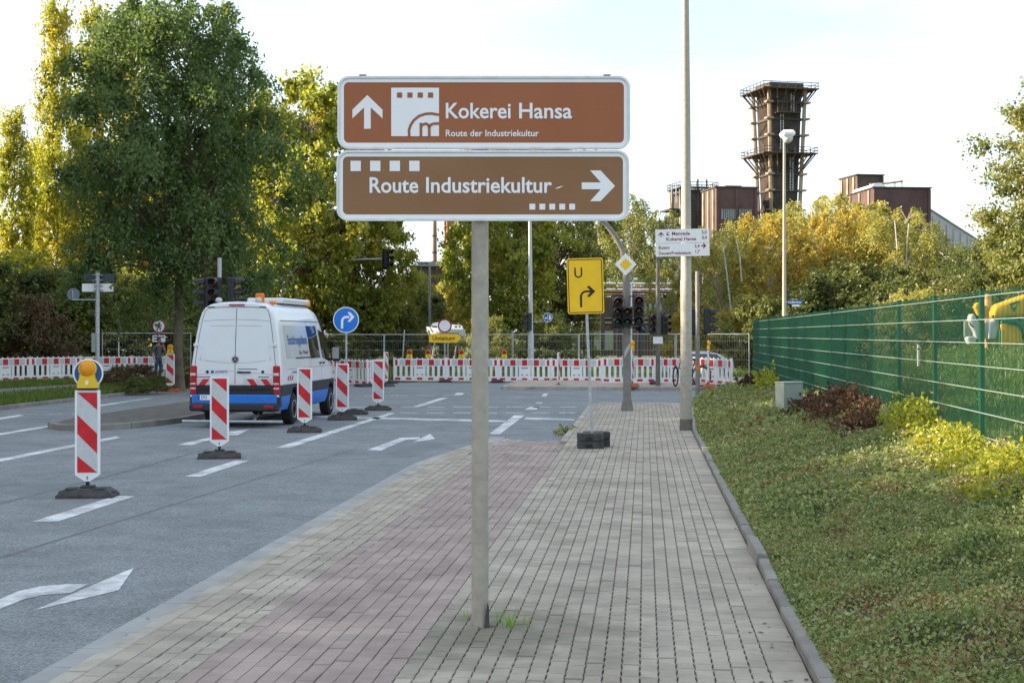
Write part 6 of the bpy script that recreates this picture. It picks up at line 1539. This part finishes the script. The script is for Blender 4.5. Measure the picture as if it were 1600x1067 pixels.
def hall(name, label, px0, px1, top, d, dep, rz, m='brick', pil=4, win=None):
    q = d/F; z_ = lambda py: zat(py, d)+.16
    r = thing(name, label, 'building', at((px0+px1)/2, d, -.16), YAW+rz); w2 = (px1-px0)/2*q/math.cos(rz); H = z_(top)
    mb = MB(); mb.box((0,dep/2,H/2), (2*w2,dep,H)); wl = mb.build('wall', m, r)
    mb = MB(); mb.box((0,dep/2,H+.15), (2*w2+.5,dep+.5,.3)); mb.build('roof', 'rust_dark', r)
    for k in range(pil):
        mb = MB(); u = -1+2*k/(pil-1) if pil > 1 else 0; mb.box((u*(w2-.3),-.14,H/2-.1), (.6,.3,H-.3)); mb.build('pilaster', m, wl)
    for k in range(3): mb = MB(); mb.box((-w2-.12,dep*(.15+.35*k),H/2-.1), (.3,.9,H-.3)); mb.build('pilaster', 'concrete_rust', wl)
    for (a, b, t0, t1) in (win or []):
        mb = MB(); mb.box((((a+b)/2-(px0+px1)/2)*q,-.05,(z_(t0)+z_(t1))/2), ((b-a)*q,.2,abs(z_(t0)-z_(t1)))); wn = mb.build('window', mat('old_glass', (.2,.24,.25), .25, scale=.3, var=.3), wl)
        mb = MB()
        for k in range(1, 7): mb.box((((a+(b-a)*k/7)-(px0+px1)/2)*q,-.18,(z_(t0)+z_(t1))/2), (.12,.08,abs(z_(t0)-z_(t1))))
        mb.build('glazing_bars', 'rust_dark', wn)
    return r
h1 = hall('brick_hall', 'brick hall with a wide glazed band left of the quenching tower', 1118, 1184, 294, 290, 10, R(9), pil=3, win=[(1126,1150,327,343),(1155,1175,327,343)])
mb = MB(); q = 290/F; mb.box((1.0,8,zat(292.5,290)+.7), (3.4,6,.6)); mb.build('roof_hatch', 'rust_dark', h1)
hall('brick_block', 'dark box-shaped brick building with flat roof right of the quenching tower', 1338, 1381, 274.5, 330, 10, R(10), 'rust', pil=2)
h3 = hall('brick_block', 'wide reddish brick building with a rooftop frame and white vault', 1364, 1455, 294.5, 310, 18, R(5), pil=2)
q = 310/F; zr = zat(294.5, 310)+.5
mb = MB()
for x in (-4.0,-2.2,0.6,2.2): mb.tube([(x,6,zr),(x,6,zr+(1.7 if x > 0 else 1.2))], .12, 5)
mb.tube([(-5.2,6,zr+1.1),(-1.0,6,zr+1.4),(2.4,6,zr+1.9)], .22, 5); mb.build('rooftop_frame', 'concrete_rust', h3)
mb = MB(); mb.prism([(-4.9+1.7*math.cos(R(a)), zr-.3+1.2*math.sin(R(a))) for a in range(0, 181, 18)], 1, 14); mb.build('white_vault', 'sign_white', h3)
# sloping conveyor
dd = 335.0; r = thing('conveyor_gallery', 'pale sloping conveyor gallery running down behind the birches', 'building', at(1420, dd, -.16), YAW)
q = dd/F; z_ = lambda py: zat(py, dd)+.16; X2 = lambda px: (px-1420)*q
mb = MB(); mb.prism([(X2(1405),z_(312)),(X2(1440),z_(323)),(X2(1520),z_(374)),(X2(1560),z_(400)),(X2(1560),z_(440)),(X2(1440),z_(372)),(X2(1405),z_(345))], -2, 3); mb.build('gallery_skin', mat('sheet_pale', (.45,.46,.45), .6, coords='World', scale=.3, var=.12), r)
mb = MB()
for i in range(14):
    u = i/13; mb.tube([(X2(1410+u*140),-2.05,z_(315+u*80)),(X2(1410+u*140),-2.05,z_(350+u*82))], .1, 4)
mb.tube([(X2(1405),-2.0,z_(311.5)),(X2(1440),-2.0,z_(322.5)),(X2(1560),-2.0,z_(399.5))], .25, 5); mb.build('cladding_ribs', 'concrete', r)
mb = MB(); 
for px in (1460, 1520): mb.box((X2(px),.5,z_(450)/2), (.8,.8,z_(450)))
mb.build('trestle', 'rust_dark', r)
# chimney, brick tower, hall and pipe bridge in the gap
dd = 260.0; q = dd/F; z_ = lambda py: zat(py, dd)+.16
r = thing('chimney', 'slender brick chimney rising in the gap below the brown boards', 'chimney', at(679, dd, -.16), YAW)
mb = MB(); mb.tube([(0,0,0),(0,0,z_(410)),(0,0,z_(300)),(0,0,z_(240))], [4.2*q,3.7*q,3.0*q,2.7*q], 18); mb.build('shaft', mat('chimney_brick', (.22,.17,.13), .9, coords='World', scale=.4, var=.2), r)
mb = MB()
for py in (396, 370, 345): mb.tube([(0,0,z_(py)),(0,0,z_(py)+.3)], 3.9*q, 18)
mb.tube([(0,0,z_(410)),(0,0,z_(408))], 4.4*q, 18); mb.build('bands', 'rust_dark', r)
r = thing('brick_stack', 'orange brick tower with round openings and grey side in the gap', 'tower', at(704, dd, -.16), YAW+R(20))
mb = MB(); mb.box((0,0,z_(330)/2), (16*q,16*q,z_(330))); mb.build('wall', mat('brick_orange', (.3,.12,.06), .9, coords='World', scale=.4, var=.25), r)
for py in (358, 378, 398):
    mb = MB(); mb.box((2*q,-8*q-.1,z_(py)), (8*q,.3,8*q)); f_ = mb.build('panel', 'rust_dark', r); mb = MB(); mb.prism(circ(-2.5*q, z_(py)+1*q, 2.2*q, 14), -8*q-.4, -8*q-.25); mb.build('round_window', 'sign_white', f_)
h4 = hall('boiler_hall', 'low brown industrial hall with grey roof under the chimney', 644, 722, 417, 240, 14, R(4), 'rust', pil=5, win=[(648,662,424,432)])
q = 240/F; zr = zat(417, 240)+.2
mb = MB(); mb.prism([((644-683)*q*1.05,zr),((722-683)*q*1.05,zr),((716-683)*q,zr+9*q),((668-683)*q,zr+7*q)], -1.2, 14); mb.build('grey_roof', mat('roof_grey', (.17,.19,.21), .6, var=.12), h4)
mb = MB(); mb.tube([((697-683)*q,4,zr+6*q),((697-683)*q,4,zr+14*q)], [5.5*q,5.5*q], 14); mb.tube([((697-683)*q,4,zr+13*q),((697-683)*q,4,zr+15*q)], 9*q, 16); mb.build('roof_vent', 'roof_grey', h4)
dd = 130.0; q = dd/F; z_ = lambda py: zat(py, dd)+.16
r = thing('pipe_bridge', 'rusty red girder bridge on steel legs below the chimney', 'bridge', at(680, dd, -.16), YAW)
mb = MB(); mb.box((0,0,z_(451.5)), (60*q,1.2,5*q)); mb.build('girder', mat('rust_red', (.2,.085,.06), .8, var=.25, scale=1), r)
for px in (652, 690, 706): mb = MB(); mb.box(((px-680)*q,0,z_(454)/2), (.5,.5,z_(454))); mb.build('leg', 'rust_dark', r)
mb = MB(); mb.box(((702-680)*q,.6,z_(480)/2), (18*q,2,z_(470))); mb.build('brick_pier', 'brick', r)
dd = 125.0; q = dd/F; z_ = lambda py: zat(py, dd)+.16
r = thing('pipe_rack', 'horizontal pipes on a steel rack before a brown hall behind the signal heads', 'pipes', at(985, dd, -.16), YAW)
X3 = lambda px: (px-985)*q
for py, rr, m in ((443.5, 2.0*q, 'sheet_pale'), (452, 1.3*q, 'sign_white'), (456.5, 2.6*q, 'rust_red'), (449, 1.0*q, 'rust_red')):
    mb = MB(); mb.tube([(X3(900),0,z_(py)),(X3(1050),0,z_(py))], rr, 10); mb.build('pipe', m, r)
mb = MB(); mb.box((0,0,z_(461)), (150*q,1.5,1.6*q)); mb.build('girder', 'rust_dark', r)
for px in (905, 942, 968, 1000, 1040): mb = MB(); mb.box((X3(px),.3,z_(461)/2), (.35,.35,z_(461))); mb.build('leg', 'rust_dark', r)
mb = MB()
for k in range(20): mb.tube([(X3(900+k*7.8),.8,z_(441)),(X3(900+k*7.8),.8,z_(434))], .03, 4)
mb.tube([(X3(900),.8,z_(434)),(X3(1050),.8,z_(434))], .03, 4); mb.build('handrail', 'fence_green', r)
r = thing('brown_hall', 'brown low hall with pale green sliding gate behind the construction fence', 'building', at(985, 134, -.16), YAW)
q = 134/F; z_ = lambda py: zat(py, 134)+.16; X3 = lambda px: (px-985)*q
mb = MB(); mb.box((0,4,z_(464)/2), (150*q,8,z_(464))); mb.build('wall', 'rust', r)
mb = MB(); mb.box((X3(943),-.06,z_(523)/2+z_(541)/2), (30*q,.1,30*q)); mb.build('green_gate', mat('gate_green', (.2,.25,.16), .7, var=.15, scale=.6), r)
mb = MB(); mb.box((0,-.1,z_(497)), (150*q,.3,1.6*q)); mb.box((0,-.1,z_(504)), (150*q,.3,3*q)); mb.build('ledge', 'concrete_rust', r)
for k in range(6):
    mb = MB(); mb.box((X3(1000+k*8),-.05,z_(480)), (4*q,.1,12*q)); mb.build('window', 'old_glass', r)
